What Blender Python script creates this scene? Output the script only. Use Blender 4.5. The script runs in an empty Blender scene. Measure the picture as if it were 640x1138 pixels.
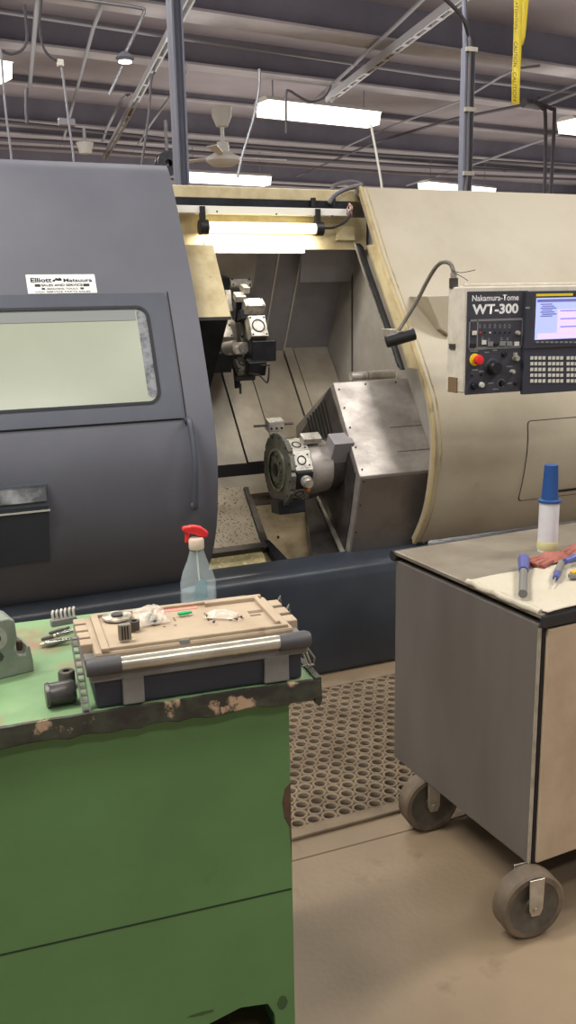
import bpy, bmesh, math, random
from mathutils import Vector, Matrix
random.seed(7)
C = bpy.context.scene.collection
rad = math.radians
# ------------------------------------------------------------------ camera model
FPX, CX, CY = 1000.0, 320.0, 569.0
yw, pt, rl = rad(22.8), rad(13.2), rad(1.1)
F = Vector((math.sin(yw)*math.cos(pt), math.cos(yw)*math.cos(pt), -math.sin(pt)))
R0 = Vector((math.cos(yw), -math.sin(yw), 0)); U0 = R0.cross(F)
RR = R0*math.cos(rl) - U0*math.sin(rl); UU = R0*math.sin(rl) + U0*math.cos(rl)
OC = Vector((0, 0, 1.65))
cd = bpy.data.cameras.new('camera'); cam = bpy.data.objects.new('camera', cd); C.objects.link(cam)
cam.matrix_world = Matrix(((RR.x, UU.x, -F.x, OC.x), (RR.y, UU.y, -F.y, OC.y), (RR.z, UU.z, -F.z, OC.z), (0, 0, 0, 1)))
cd.sensor_fit = 'VERTICAL'; cd.sensor_height = 24; cd.lens = 24*FPX/1138; cd.clip_start = .05; cd.clip_end = 300
bpy.context.scene.camera = cam
def ray(px, py): return F + RR*((px-CX)/FPX) - UU*((py-CY)/FPX)
def at(px, py, X=None, Y=None, Z=None):
    d = ray(px, py)
    i, v = (0, X) if X is not None else (1, Y) if Y is not None else (2, Z)
    return OC + d*((v-OC[i])/d[i])
def onp(px, py, P0, N):
    d = ray(px, py); N = Vector(N)
    return OC + d*((Vector(P0)-OC).dot(N)/d.dot(N))

# ------------------------------------------------------------------ materials
def lin(c):
    return tuple(((v/255)/12.92 if v/255 <= .04045 else ((v/255+.055)/1.055)**2.4) for v in c) + (1,)
MATS = {}
def mat(name, col, rough=.6, metal=0, col2=None, nscale=6, lo=.4, hi=.65, bump=0, bscale=60, emit=None, estr=0,
        alpha=1, trans=0, ior=1.45, stretch=None, col3=None, n3=30, lo3=.62, hi3=.7, spec=.5, rough2=None, detail=6):
    if name in MATS: return MATS[name]
    m = bpy.data.materials.new(name); m.use_nodes = True; MATS[name] = m
    nt = m.node_tree; N = nt.nodes; L = nt.links; b = N['Principled BSDF']
    b.inputs['Base Color'].default_value = lin(col); b.inputs['Roughness'].default_value = rough
    b.inputs['Metallic'].default_value = metal; b.inputs['IOR'].default_value = ior
    b.inputs['Specular IOR Level'].default_value = spec
    if alpha < 1: b.inputs['Alpha'].default_value = alpha
    if trans: b.inputs['Transmission Weight'].default_value = trans
    if emit: b.inputs['Emission Color'].default_value = lin(emit); b.inputs['Emission Strength'].default_value = estr
    tc = N.new('ShaderNodeTexCoord'); mp = N.new('ShaderNodeMapping'); L.new(tc.outputs['Object'], mp.inputs[0])
    if stretch: mp.inputs['Scale'].default_value = stretch
    def ramp(scale, lo_, hi_, vec):
        n = N.new('ShaderNodeTexNoise'); n.inputs['Scale'].default_value = scale; n.inputs['Detail'].default_value = detail
        n.inputs['Roughness'].default_value = .6; L.new(vec, n.inputs['Vector'])
        r = N.new('ShaderNodeMapRange'); r.inputs[1].default_value = lo_; r.inputs[2].default_value = hi_
        L.new(n.outputs['Fac'], r.inputs[0]); return r.outputs[0]
    cur = None
    if col2:
        mx = N.new('ShaderNodeMixRGB'); mx.inputs[1].default_value = lin(col); mx.inputs[2].default_value = lin(col2)
        f = ramp(nscale, lo, hi, mp.outputs[0]); L.new(f, mx.inputs[0]); cur = mx.outputs[0]
        if rough2 is not None:
            mr = N.new('ShaderNodeMapRange'); mr.inputs[3].default_value = rough; mr.inputs[4].default_value = rough2
            L.new(f, mr.inputs[0]); L.new(mr.outputs[0], b.inputs['Roughness'])
    if col3:
        mx = N.new('ShaderNodeMixRGB'); mx.inputs[2].default_value = lin(col3)
        if cur: L.new(cur, mx.inputs[1])
        else: mx.inputs[1].default_value = lin(col)
        L.new(ramp(n3, lo3, hi3, tc.outputs['Object']), mx.inputs[0]); cur = mx.outputs[0]
    if cur: L.new(cur, b.inputs['Base Color'])
    if bump:
        n = N.new('ShaderNodeTexNoise'); n.inputs['Scale'].default_value = bscale; L.new(mp.outputs[0], n.inputs['Vector'])
        bp = N.new('ShaderNodeBump'); bp.inputs['Strength'].default_value = bump; bp.inputs['Distance'].default_value = .01
        L.new(n.outputs['Fac'], bp.inputs['Height']); L.new(bp.outputs[0], b.inputs['Normal'])
    return m
slate = mat('slate_paint', (97,98,106), .45, 0, (89,90,98), 3, .3, .7, .05, 200)
slate_frame = mat('slate_frame_paint', (80,83,93), .4, 0, (74,77,87), 4)
slate_dark = mat('base_paint', (62,68,77), .3, 0, (54,59,67), 4)
beige = mat('beige_paint', (174,165,146), .5, 0, (161,151,131), 2.2, .4, .7, .03, 90, col3=(150,134,105), n3=5, lo3=.66, hi3=.85)
beige_dirty = mat('stained_beige_paint', (196,182,145), .5, 0, (160,142,104), 9, .45, .75, col3=(80,66,44), n3=26, lo3=.66, hi3=.76)
beige_trim = mat('beige_edge_seal', (176,158,118), .5, 0, (130,110,74), 14, .5, .75)
bedm = mat('bed_cover_sheet', (170,162,148), .42, .2, (148,138,122), 7, .4, .75, col3=(84,76,62), n3=60, lo3=.68, hi3=.74)
sheet_grey = mat('grey_steel_sheet', (142,139,143), .5, .15, (126,122,126), 5, .4, .7)
sheet_lite = mat('light_steel_sheet', (158,153,148), .5, .15, (142,136,128), 5)
sheet_edge = mat('bright_sheet_edge', (205,200,190), .35, .4)
brushed = mat('brushed_steel', (178,172,166), .42, .55, (142,135,130), 7, .35, .7, .08, 40, stretch=(1,1.5,1.5), rough2=.5)
steel_dk = mat('dark_oily_steel', (84,79,76), .4, .45, (60,56,53), 10)
steel = mat('machined_steel', (196,192,184), .38, .55, (140,134,124), 30, .45, .7)
black = mat('black_oxide', (26,27,31), .35, .3, (40,42,48), 18)
blackp = mat('black_plastic', (24,24,27), .45)
turret_m = mat('turret_disc_steel', (112,111,102), .45, .4, (84,83,76), 18, .4, .7, .2, 60)
bolt_m = mat('bolt_hole_black', (18,18,18), .6)
chip_m = mat('chip_speckled_sheet', (186,174,154), .5, .1, (168,154,132), 5, col3=(50,44,36), n3=110, lo3=.57, hi3=.62)
pan_m = mat('coolant_tray_sheet', (168,152,124), .4, .2, (130,114,88), 9, col3=(48,42,32), n3=50, lo3=.68, hi3=.74)
win_m = mat('window_film', (160,165,148), .25, 0, (150,155,138), 1.4, .3, .7, spec=.6)
smudge = mat('window_edge_scuff', (132,134,138), .5, 0, (70,72,80), 30, .45, .65)
gasket = mat('rubber_gasket', (32,34,40), .6)
chrome = mat('chrome', (200,200,195), .18, .95, (120,122,120), 12, .4, .6)
white_l = mat('label_white', (218,218,214), .5)
ink = mat('label_ink', (40,42,48), .6)
panel_box = mat('panel_housing_paint', (206,200,186), .5, 0, (190,182,166), 12)
panel_blk = mat('panel_face', (60,60,68), .5, 0, (52,52,60), 20)
bezel = mat('monitor_bezel', (52,53,62), .45)
keyp = mat('key_cap', (200,198,190), .5)
keyg = mat('key_cap_grey', (120,120,120), .5)
pwhite = mat('panel_lettering', (225,225,225), .5)
red = mat('red_plastic', (214,44,46), .35)
yellow = mat('yellow_plastic', (222,196,40), .4)
green_side = mat('green_bench_paint', (90,128,78), .45, 0, (80,115,70), 3, .35, .7, .03, 60, col3=(62,88,54), n3=4, lo3=.62, hi3=.8)
green_top = mat('green_top_paint', (118,149,105), .5, 0, (104,132,94), 5, .4, .7, col3=(134,112,88), n3=3.2, lo3=.52, hi3=.6)
lip_m = mat('worn_lip', (62,66,54), .5, 0, (44,42,36), 16, .4, .6, .4, 30, col3=(168,142,116), n3=13, lo3=.6, hi3=.64)
cart_side = mat('cart_side_paint', (108,102,97), .42, .1, (95,88,83), 4, .35, .7, stretch=(1,1,.3))
cart_front = mat('cart_front_paint', (186,166,142), .5, 0, (172,150,124), 5)
cart_top = mat('cart_top_steel', (142,134,120), .38, .35, (116,106,92), 6, .35, .7, .05, 50)
cart_edge = mat('cart_black_edge', (44,44,46), .45)
cloth_m = mat('cream_shop_towel', (180,172,155), .9, 0, (176,167,148), 8, bump=.3, bscale=120)
rubber_mat = mat('mat_rubber', (136,119,98), .7, 0, (106,92,74), 6, .35, .7)
concrete = mat('concrete_floor', (138,119,96), .5, 0, (120,103,82), 1.6, .35, .7, .08, 60, col3=(110,92,72), n3=6, lo3=.62, hi3=.75)
ceil_m = mat('roof_deck', (160,151,155), .8, 0, (138,130,135), .5, .35, .7)
beam_m = mat('roof_beam', (122,119,130), .7, 0, (108,105,117), 1.0)
flange_m = mat('beam_flange', (168,162,164), .7, 0, (150,145,148), 1.0)
conduit_m = mat('galvanised_conduit', (150,150,156), .4, .4)
strut_m = mat('pale_strut', (196,196,200), .5, .1)
conduit_dk = mat('dark_conduit', (92,88,94), .5, .2)
column_m = mat('column_paint', (118,120,134), .5, .1)
white_p = mat('white_enamel', (220,218,210), .5)
tape_m = mat('yellow_caution_tape', (228,206,66), .5, 0, (212,188,60), 9)
tape_ink = mat('tape_ink', (92,86,48), .6)
lampglow = mat('fluorescent_glow', (255,255,250), .5, emit=(255,250,240), estr=3.2)
tubeglow = mat('work_light_glow', (255,250,225), .5, emit=(255,244,196), estr=2)
screen_m = mat('monitor_screen', (150,160,220), .3, emit=(168,178,236), estr=.75)
screen_p = mat('monitor_window', (200,180,235), .3, emit=(196,184,236), estr=.75)
screen_t = mat('monitor_text', (90,90,150), .3, emit=(110,116,180), estr=.5)
hose_m = mat('grey_flex_hose', (122,116,108), .5, 0, bump=.5, bscale=150)
lid_m = mat('dusty_tan_plastic', (168,150,127), .7, 0, (152,133,110), 8, .4, .7, col3=(140,118,94), n3=14, lo3=.62, hi3=.72)
strap_m = mat('grey_plastic', (122,122,118), .6, 0, (104,102,98), 12)
box_m = mat('charcoal_plastic', (44,47,56), .5)
cap_m = mat('dark_grey_plastic', (70,68,70), .5)
alu_m = mat('aluminium_tube', (205,200,186), .3, .7, (170,164,150), 10)
bagm = mat('clear_plastic_bag', (226,218,204), .25, alpha=.33)
botclear = mat('clear_bottle_plastic', (205,215,220), .12, alpha=.28)
liquid_m = mat('bottle_liquid', (170,192,205), .1, alpha=.3)
bottle_lab = mat('bottle_label', (120,170,190), .5, alpha=.6)
blue = mat('blue_plastic', (36,72,128), .35)
blue_l = mat('blue_violet_plastic', (78,84,140), .35)
botwhite = mat('white_translucent_plastic', (214,212,214), .4, 0, (198,196,200), 8)
glue = mat('yellow_residue', (196,190,140), .5)
rag_m = mat('red_glove_knit', (150,92,80), .9, 0, (124,70,60), 20, bump=.6, bscale=90)
greenp = mat('green_plastic', (30,160,90), .4)
redlab = mat('faded_red_label', (216,130,116), .6)
vise_m = mat('grey_cast_steel', (136,142,130), .45, .3, (116,122,110), 14)
caster_rubber = mat('caster_rubber', (112,98,82), .6, 0, (84,72,60), 12)
caster_hub = mat('caster_hub_grey', (96,90,80), .5, .2, (74,68,60), 16)
zinc = mat('zinc_plate', (196,190,178), .35, .6, (168,160,146), 20)
orange = mat('orange_plastic', (236,120,30), .4)
joint_m = mat('floor_joint_dirt', (92,76,60), .8)
groove = mat('groove_black', (30,28,28), .8)
rust = mat('bare_rust', (66,50,40), .7, 0, (92,70,52), 20)
wall_m = mat('far_wall_paint', (120,116,120), .8)

# ------------------------------------------------------------------ mesh helpers
MW = {}
class M:
    def __init__(s): s.v = []; s.f = []; s.sm = []
    def add(s, vs, fs, smooth=False):
        o = len(s.v); s.v += [Vector(v) for v in vs]; s.f += [tuple(i+o for i in f) for f in fs]; s.sm += [smooth]*len(fs); return s
    def box(s, c, d, rot=None):
        c = Vector(c); h = Vector(d)/2
        vs = [Vector((x*h.x, y*h.y, z*h.z)) for x in (-1, 1) for y in (-1, 1) for z in (-1, 1)]
        if rot: vs = [rot @ v for v in vs]
        return s.add([c+v for v in vs], [(0,1,3,2),(4,6,7,5),(0,4,5,1),(2,3,7,6),(0,2,6,4),(1,5,7,3)])
    def bb(s, a, b):
        a = Vector(a); b = Vector(b); return s.box((a+b)/2, [abs(q) for q in (b-a)])
    def prism(s, pts, vec):
        pts = [Vector(p) for p in pts]; vec = Vector(vec); n = len(pts)
        return s.add(pts+[p+vec for p in pts], [tuple(range(n))[::-1], tuple(range(n, 2*n))] + [(i, (i+1) % n, n+(i+1) % n, n+i) for i in range(n)])
    def cyl(s, a, b, r, r2=None, n=20, caps=True):
        return s.lathe([(0 if caps else r, 0), (r, 0), (r if r2 is None else r2, 1), (0 if caps else (r if r2 is None else r2), 1)], a, Vector(b)-Vector(a), n)
    def lathe(s, prof, o, ax, n=24, sc=None, xd=None):
        # prof: (radius, t) with t in units of |ax|
        o = Vector(o); ax = Vector(ax); L = ax.length; a = ax/L
        u = Vector(xd).normalized() if xd else (a.cross((0, 0, 1)) if abs(a.z) < .9 else a.cross((1, 0, 0))).normalized()
        w = a.cross(u).normalized(); vs = []; fs = []
        for r, t in prof:
            for k in range(n):
                th = 2*math.pi*k/n
                vs.append(o + a*(t*L) + u*(r*math.cos(th)) + w*(r*math.sin(th)*(sc or 1)))
        for i in range(len(prof)-1):
            for k in range(n):
                fs.append((i*n+k, i*n+(k+1) % n, (i+1)*n+(k+1) % n, (i+1)*n+k))
        return s.add(vs, fs, True)
    def tube(s, pts, r, n=10, smoothn=0):
        pts = [Vector(p) for p in pts]
        if smoothn: pts = spline(pts, smoothn)
        T = []
        for i in range(len(pts)):
            T.append((pts[min(i+1, len(pts)-1)]-pts[max(i-1, 0)]).normalized())
        u = T[0].cross((0, 0, 1))
        if u.length < .1: u = T[0].cross((1, 0, 0))
        u.normalize(); vs = []; fs = []
        for p, t in zip(pts, T):
            u = (u - t*u.dot(t)).normalized(); w = t.cross(u)
            for k in range(n):
                th = 2*math.pi*k/n; vs.append(p+u*(r*math.cos(th))+w*(r*math.sin(th)))
        m = len(pts)
        for i in range(m-1):
            for k in range(n): fs.append((i*n+k, i*n+(k+1) % n, (i+1)*n+(k+1) % n, (i+1)*n+k))
        s.add(vs, fs, True)
        s.add([vs[k] for k in range(n)], [tuple(range(n))[::-1]]); s.add([vs[(m-1)*n+k] for k in range(n)], [tuple(range(n))])
        return s
    def build(s, name, m, parent=None, bevel=0, seg=2, smooth=False, kind=None, label=None, local=False):
        me = bpy.data.meshes.new(name); inv = MW[parent.name].inverted() if (parent and not local) else Matrix()
        me.from_pydata([tuple(inv @ v) for v in s.v], [], s.f)
        bm = bmesh.new(); bm.from_mesh(me)
        if not any(s.sm) and not smooth: pass
        bmesh.ops.remove_doubles(bm, verts=bm.verts, dist=1e-6)
        bmesh.ops.recalc_face_normals(bm, faces=bm.faces); bm.to_mesh(me); bm.free()
        me.materials.append(m)
        if smooth or any(s.sm):
            for p in me.polygons: p.use_smooth = True
            me.set_sharp_from_angle(angle=rad(38))
        o = bpy.data.objects.new(name, me); C.objects.link(o)
        if parent: o.parent = parent; MW[o.name] = MW[parent.name]
        else: MW[o.name] = Matrix()
        if bevel:
            b = o.modifiers.new('bevel', 'BEVEL'); b.width = bevel; b.segments = seg; b.limit_method = 'ANGLE'; b.angle_limit = rad(40); b.harden_normals = False
        if kind: o['kind'] = kind
        if label: o['label'] = label
        return o
def spline(pts, k):
    out = []; P = [pts[0]]+pts+[pts[-1]]
    for i in range(1, len(P)-2):
        a, b, c, d = P[i-1], P[i], P[i+1], P[i+2]
        for j in range(k):
            t = j/k; out.append(.5*((2*b)+(c-a)*t+(2*a-5*b+4*c-d)*t*t+(3*b-a-3*c+d)*t**3))
    out.append(pts[-1]); return out
def tag(o, label, cat, group=None, kind=None):
    o['label'] = label; o['category'] = cat
    if group: o['group'] = group
    if kind: o['kind'] = kind
    return o
def thing(name, label, cat, loc=(0, 0, 0), rz=0, group=None):
    o = bpy.data.objects.new(name, None); C.objects.link(o); o.location = loc; o.rotation_euler = (0, 0, rz); o.empty_display_size = .1
    MW[o.name] = Matrix.Translation(Vector(loc)) @ Matrix.Rotation(rz, 4, 'Z')
    return tag(o, label, cat, group)
def copy_tree(o, parent=None):
    c = o.copy(); C.objects.link(c); c.parent = parent
    for ch in list(o.children): copy_tree(ch, c)
    return c
def text(s, o, xd, yd, h, m, parent, name='lettering', w=None, bold=0, thick=.0004):
    """text whose cap height is h and, if given, total width w; origin o, baseline direction xd, up yd"""
    cu = bpy.data.curves.new('t', 'FONT'); cu.body = s; cu.size = 1; cu.offset = bold; cu.resolution_u = 3
    t = bpy.data.objects.new('t', cu); C.objects.link(t); bpy.context.view_layer.update()
    me = bpy.data.meshes.new_from_object(t); bpy.data.objects.remove(t)
    xs = [v.co.x for v in me.vertices]; ys = [v.co.y for v in me.vertices]
    x0, x1, y1 = min(xs), max(xs), max(ys)
    k = h/.7; kx = (w/(x1-x0)) if w else k
    xd = Vector(xd).normalized(); yd = Vector(yd).normalized(); n = xd.cross(yd); inv = MW[parent.name].inverted()
    for v in me.vertices: v.co = inv @ (Vector(o)+xd*((v.co.x-x0)*kx)+yd*(v.co.y*k)+n*thick)
    me.materials.clear(); me.materials.append(m); me.name = name
    ob = bpy.data.objects.new(name, me); C.objects.link(ob); ob.parent = parent; MW[ob.name] = MW[parent.name]
    return ob

# ================================================================== SETTING
M().bb((-30, -14, -.3), (45, 46, 0)).build('floor', concrete, kind='structure')
ca = rad(7.1); cex = Vector((math.cos(ca), math.sin(ca), 0)); cey = Vector((-math.sin(ca), math.cos(ca), 0))
def cp(u, v, z): return cex*u+cey*v+Vector((0, 0, z))
ZD = 6.0
M().prism([cp(-34, -16, ZD), cp(60, -16, ZD), cp(60, 50, ZD), cp(-34, 50, ZD)], (0, 0, .3)).build('ceiling', ceil_m, kind='structure')
M().prism([cp(-34, 49, -.3), cp(60, 49, -.3), cp(60, 49.3, -.3), cp(-34, 49.3, -.3)], (0, 0, ZD+.2)).build('wall_back', wall_m, kind='structure')
def vdist(px, py, z): return at(px, py, Z=z).dot(cey)
beams = [(266, 28, .55), (266, 82, .34), (266, 118, .12), (266, 158, .40), (266, 176, .3), (266, 188, .3)]
n = 0
vs_ = [(vdist(266, 28, 5.45), .42, 5.45), (vdist(266, 82, 5.5), .30, 5.5), (vdist(266, 118, 5.85), .16, 5.85), (vdist(266, 156, 5.5), .30, 5.5)]
v4 = vs_[-1][0]
vs_ += [(v4+3.4, .16, 5.85), (v4+6.8, .3, 5.5), (v4+10.2, .16, 5.85), (v4+13.6, .3, 5.5)]
v0 = vs_[0][0]
vs_ += [(v0-3.2, .3, 5.5), (v0-6.4, .42, 5.45), (v0-12.8, .42, 5.45)]
for i, (v, w, z) in enumerate(vs_):
    b = M().prism([cp(-34, v-w*.3, z+.03), cp(-34, v+w*.3, z+.03), cp(-34, v+w*.3, ZD), cp(-34, v-w*.3, ZD)], cex*94).build('trim_%d' % (i+1), beam_m, kind='structure')
    M().prism([cp(-34, v-w*.8, z), cp(-34, v+w*.5, z), cp(-34, v+w*.5, z+.035), cp(-34, v-w*.8, z+.035)], cex*94).build('flange', flange_m, b, kind=None)
# floor joint
M().prism([at(300, 963, Z=0), at(640, 873, Z=0), at(640, 874.2, Z=0), at(300, 964.2, Z=0)], (0, 0, .0008)).build('trim_20', joint_m, kind='structure')

# ================================================================== CEILING THINGS
Z5 = 5.0
def fixture(pa, pb, label, ext=None):
    a = at(*pa, Z=Z5); b = at(*pb, Z=Z5); c = (a+b)/2; L = (b-a).length; d = (b-a).normalized()
    if ext: L = ext
    ang = math.atan2(d.y, d.x); t = thing('fluorescent_light', label, 'ceiling light', (c.x, c.y, Z5), ang, 'fluorescent ceiling lights')
    M().prism([(-L/2, -.26, .16), (-L/2, .26, .16), (-L/2, .16, .24), (-L/2, -.16, .24)], (L, 0, 0)).build('housing', white_p, t, local=True)
    M().prism([(-L/2+.03, -.20, -.06), (-L/2+.03, .20, -.06), (-L/2+.03, .25, .16), (-L/2+.03, -.25, .16)], (L-.06, 0, 0)).build('diffuser', lampglow, t, local=True)
    for s in (-1, 1):
        M().cyl((s*L*.4, 0, .23), (s*L*.4, 0, 1.0), .012, n=6).build('hanger', conduit_m, t, local=True)
    return t, c, ang, L
fixture((290, 124), (416, 137), 'brightest fluorescent ceiling light above the machine opening')
fixture((205, 199), (298, 204), 'fluorescent ceiling light just above the machine header beside the grey column')
fixture((470, 209), (545, 216), 'sliver of fluorescent light just above the beige machine roof')
fixture((628, 143), (760, 158), 'fluorescent light cut by the right edge of the photo')
fixture((-130, 66), (9, 86), 'fluorescent light cut by the left edge of the photo')
def lamp(loc, sx, sy, e, ang=0, col=(1, .97, .92)):
    l = bpy.data.lights.new('lamp', 'AREA'); l.shape = 'RECTANGLE'; l.size = sx; l.size_y = sy; l.energy = e; l.color = col
    o = bpy.data.objects.new('lamp', l); C.objects.link(o); o.location = loc; o.rotation_euler = (0, 0, ang); return o
for (x, y, e) in ((-2.5, .5, 120), (3.4, -.6, 90), (.8, -2.5, 120), (4.9, 1.9, 190), (-1.2, 2.3, 210), (-3, 5.5, 120), (2.2, 6.2, 150)):
    lamp((x, y, 4.95), 2.4, .4, e, ca)
# lamp rows down the hall, plus added unseen uplights that brighten the roof evenly
def roof_fill(p, e):
    o = lamp(p, 7.2, 5.0, e, ca); o.rotation_euler = (math.pi, 0, -ca); return o
for v in (9.5, 15.2, 20.5, 25.8, 32):
    for u in (-7, 0.5, 8, 15.5, 23):
        p = cp(u+(2.5 if v in (15.2, 25.8) else 0), v, 4.9); lamp(p, 2.3, .5, 110, ca); roof_fill(p+Vector((0, 0, .25)), 62)
def pipe(name, label, cat, pts, r, m, z=None, group=None, smoothn=6, n=8):
    P = [at(p[0], p[1], Z=(p[2] if len(p) > 2 else z)) for p in pts]
    o = M().tube(P, r, n=n, smoothn=smoothn).build(name, m); tag(o, label, cat, group); return o
pipe('conduit', 'long thin conduit crossing under the first beams from the left edge', 'conduit', [(-40, 5), (0, 13), (160, 37), (320, 60), (480, 84), (680, 108)], .025, conduit_m, 5.4, smoothn=1)
pipe('conduit', 'thin pipe running level across the hall below the fan', 'conduit', [(-40, 131), (60, 141), (200, 156), (420, 172), (660, 186)], .04, conduit_dk, 5.3, smoothn=1)
pipe('conduit', 'lower of the dark pipes seen over the left machine top', 'conduit', [(-40, 152), (100, 160), (250, 172), (450, 184), (660, 194)], .05, conduit_dk, 5.2, smoothn=1)
pipe('conduit', 'pale pipe just above the machine roofs', 'conduit', [(-40, 160), (100, 167), (250, 179), (450, 192), (660, 200)], .035, conduit_m, 5.1, smoothn=1)
pipe('conduit', 'white sprinkler pipe sloping over the right machine roof', 'conduit', [(452, 206), (540, 178), (640, 142)], .03, conduit_m, 5.2, smoothn=1)
pipe('conduit', 'dark pipe slanting up to the tape end at the right', 'conduit', [(330, 196), (420, 157), (505, 132), (590, 115), (612, 105), (680, 76)], .03, conduit_dk, 5.3, smoothn=1)
pipe('conduit', 'pale pipe slanting up to the right edge beside the tape', 'conduit', [(604, 118), (640, 104), (690, 84)], .03, conduit_m, 5.3, smoothn=1)
pipe('conduit', 'thin pipe rising right from the column to a junction near the tape', 'conduit', [(380, 165), (435, 140), (512, 112), (555, 86), (575, 76), (600, 73)], .022, conduit_m, 5.35, smoothn=1)
pipe('conduit', 'galvanised conduit slanting down left of the bright light', 'conduit', [(475, -6), (440, 28), (390, 75), (352, 110)], .03, conduit_m, 5.4, smoothn=1)
pipe('conduit', 'short pipe bend beneath the diagonal strut', 'conduit', [(203, 70), (208, 78), (200, 92), (166, 140), (145, 175)], .022, conduit_m, 5.3, smoothn=2)
pipe('conduit', 'pale angled rod joined to the left of the diagonal strut', 'conduit', [(144, 106), (136, 110), (118, 145), (112, 160), (95, 158)], .03, conduit_m, 5.3, smoothn=2)
pipe('conduit', 'slim tube running from upper left down past the round lamp', 'conduit', [(118, -5), (104, 30), (80, 120), (68, 165)], .028, conduit_m, 5.4, smoothn=1)
pipe('conduit', 'vertical drop pipe near the left edge with a dark hook cable', 'conduit', [(42, -6), (38, 40), (33, 98)], .035, conduit_m, 5.4, smoothn=1)
pipe('conduit', 'short dark elbow pipe beside the grey joint under the yellow tape', 'conduit', [(596, 113), (605, 122), (606, 132)], .03, conduit_dk, 5.3)
# diagonal struts
def strut(name, label, a, b, w):
    A = at(*a[:2], Z=a[2]); B = at(*b[:2], Z=b[2]); d = (B-A).normalized(); u = d.cross((0, 0, 1)).normalized()*w; v = u.cross(d).normalized()*w
    o = M()
    for s in (-1, 1): o.prism([A+u*s-v, A+u*s+v, A+u*s*.55+v, A+u*s*.55-v], B-A)
    o.prism([A-u*.55+v*.7, A+u*.55+v*.7, A+u*.55+v, A-u*.55+v], B-A)
    for k in range(1, 14):
        P = A.lerp(B, k/14); o.prism([P-u-v*1.05, P+u-v*1.05, P+u-v*.8, P-u-v*.8], d*w*1.5)
    tag(o.build(name, strut_m), label, 'strut')
strut('strut_channel', 'slotted steel channel slanting down left from the top behind the column', (212, -5, 5.3), (116, 176, 5.1), .055)
strut('strut_channel', 'long pale slotted channel slanting down from the top toward the bright light', (520, -8, 5.4), (365, 110, 5.2), .06)
# column left
p = at(197, 100, Y=6.0)
o = M(); cw = .036
o.bb((p.x-cw, 5.93, 0), (p.x-cw+.012, 6.05, 6)); o.bb((p.x+cw-.012, 5.93, 0), (p.x+cw, 6.05, 6)); o.bb((p.x-cw, 5.98, 0), (p.x+cw, 5.995, 6))
tag(o.build('steel_column', column_m), 'slim grey steel column rising behind the machine header to the ceiling', 'column')
# cable riser right
t = thing('cable_riser', 'grey cable riser standing above the beige machine roof with curved black cables', 'cable riser', (4.04, 6.0, 0))
o = M(); q0 = at(517, 212, Y=6); q1 = at(523, 52, Y=6); x = q1.x
o.bb((x-.042, 6.0, 0), (x-.012, 6.06, q1.z)); o.bb((x+.012, 6.0, 0), (x+.042, 6.06, q1.z)); o.bb((x-.03, 6.03, 0), (x+.03, 6.05, q1.z))
o.build('riser_channel', column_m, t)
for zz in (q1.z-.02, at(520, 122, Y=6).z, at(517, 193, Y=6).z): M().bb((x-.045, 5.975, zz-.015), (x+.045, 6.0, zz+.015)).build('clamp', zinc, t)
for k, dx in enumerate((-.012, .012)):
    pts = [Vector((x+dx-.05, 5.99, 2.2)), Vector((x+dx, 5.99, 2.5)), Vector((x+dx, 5.99, 3.0)), Vector((x+dx, 5.99, q1.z))] + [at(a, b, Y=6.0) for a, b in ((521, 40), (515, 22), (504, 8), (488, -6), (470, -14))]
    M().tube(pts, .014, smoothn=5).build('cable', blackp if k else conduit_dk, t)
# upper vertical hanger above riser
tag(M().tube([at(516, -5, Y=6.2), at(517, 60, Y=6.2)], .02).build('hanger_rod', column_m), 'short grey rod hanging from the top into the cable riser', 'rod')
# caution tape
t = thing('caution_tape', 'yellow caution tape hanging from the ceiling at upper right', 'tape', tuple(at(575, 114, Y=5.0)))
def tapebody(rows, Y):
    v = []; f = []
    for (xl, xr, y, d) in rows: v += [at(xl, y, Y=Y+d), at(xr, y, Y=Y+d*.6)]
    for i in range(len(rows)-1): f.append((2*i, 2*i+1, 2*i+3, 2*i+2))
    return M().add(v, f)
def solid(o, th):
    s = o.modifiers.new('solid', 'SOLIDIFY'); s.thickness = th; return o
solid(tapebody([(571, 580, -6, 0), (571, 580, 20, .03), (570.5, 579.5, 42, 0), (570, 579, 60, .02), (568.5, 577.5, 85, 0), (568.5, 577, 116, .02)], 5.0).build('tape_strip', tape_m, t, smooth=True), .002)
solid(tapebody([(577, 587.5, -6, .01), (577, 586, 15, .03), (578, 583.5, 40, .0), (577, 581, 50, .02)], 5.03).build('tape_strip', tape_m, t, smooth=True), .002)
q = at(576, -5, Y=5.0); M().bb((q.x-.022, 5.005, q.z), (q.x+.022, 5.008, 5.99)).build('tape_strip', tape_m, t)
def tapeword(s, px, py, px2, py2, h):
    a = at(px, py, Y=4.985); b = at(px2, py2, Y=4.985); xd = (b-a); yd = Vector((1, 0, 0)) if xd.z < 0 else Vector((-1, 0, 0))
    text(s, a, xd, yd, h, tape_ink, t, w=xd.length, bold=.01)
tapeword('CAUTION', 571.2, 46, 570.5, 74, .026)
tapeword('CAUTION', 569.8, 80, 570.0, 112, .026)
tapeword('ATTENTION', 572.5, 2, 572.3, 32, .02)
t2 = thing('cable_joint', 'small grey pipe joint with a red tag at the end of the yellow tape', 'pipe fitting', tuple(at(591, 115, Z=5.3)))
q = at(591, 115, Z=5.3); M().cyl(q-Vector((.2, 0, 0)), q+Vector((.25, .1, 0)), .09, n=10).build('joint_body', conduit_dk, t2); M().box(q+Vector((.1, -.08, .06)), (.05, .02, .1)).build('tag', rust, t2)
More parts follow.
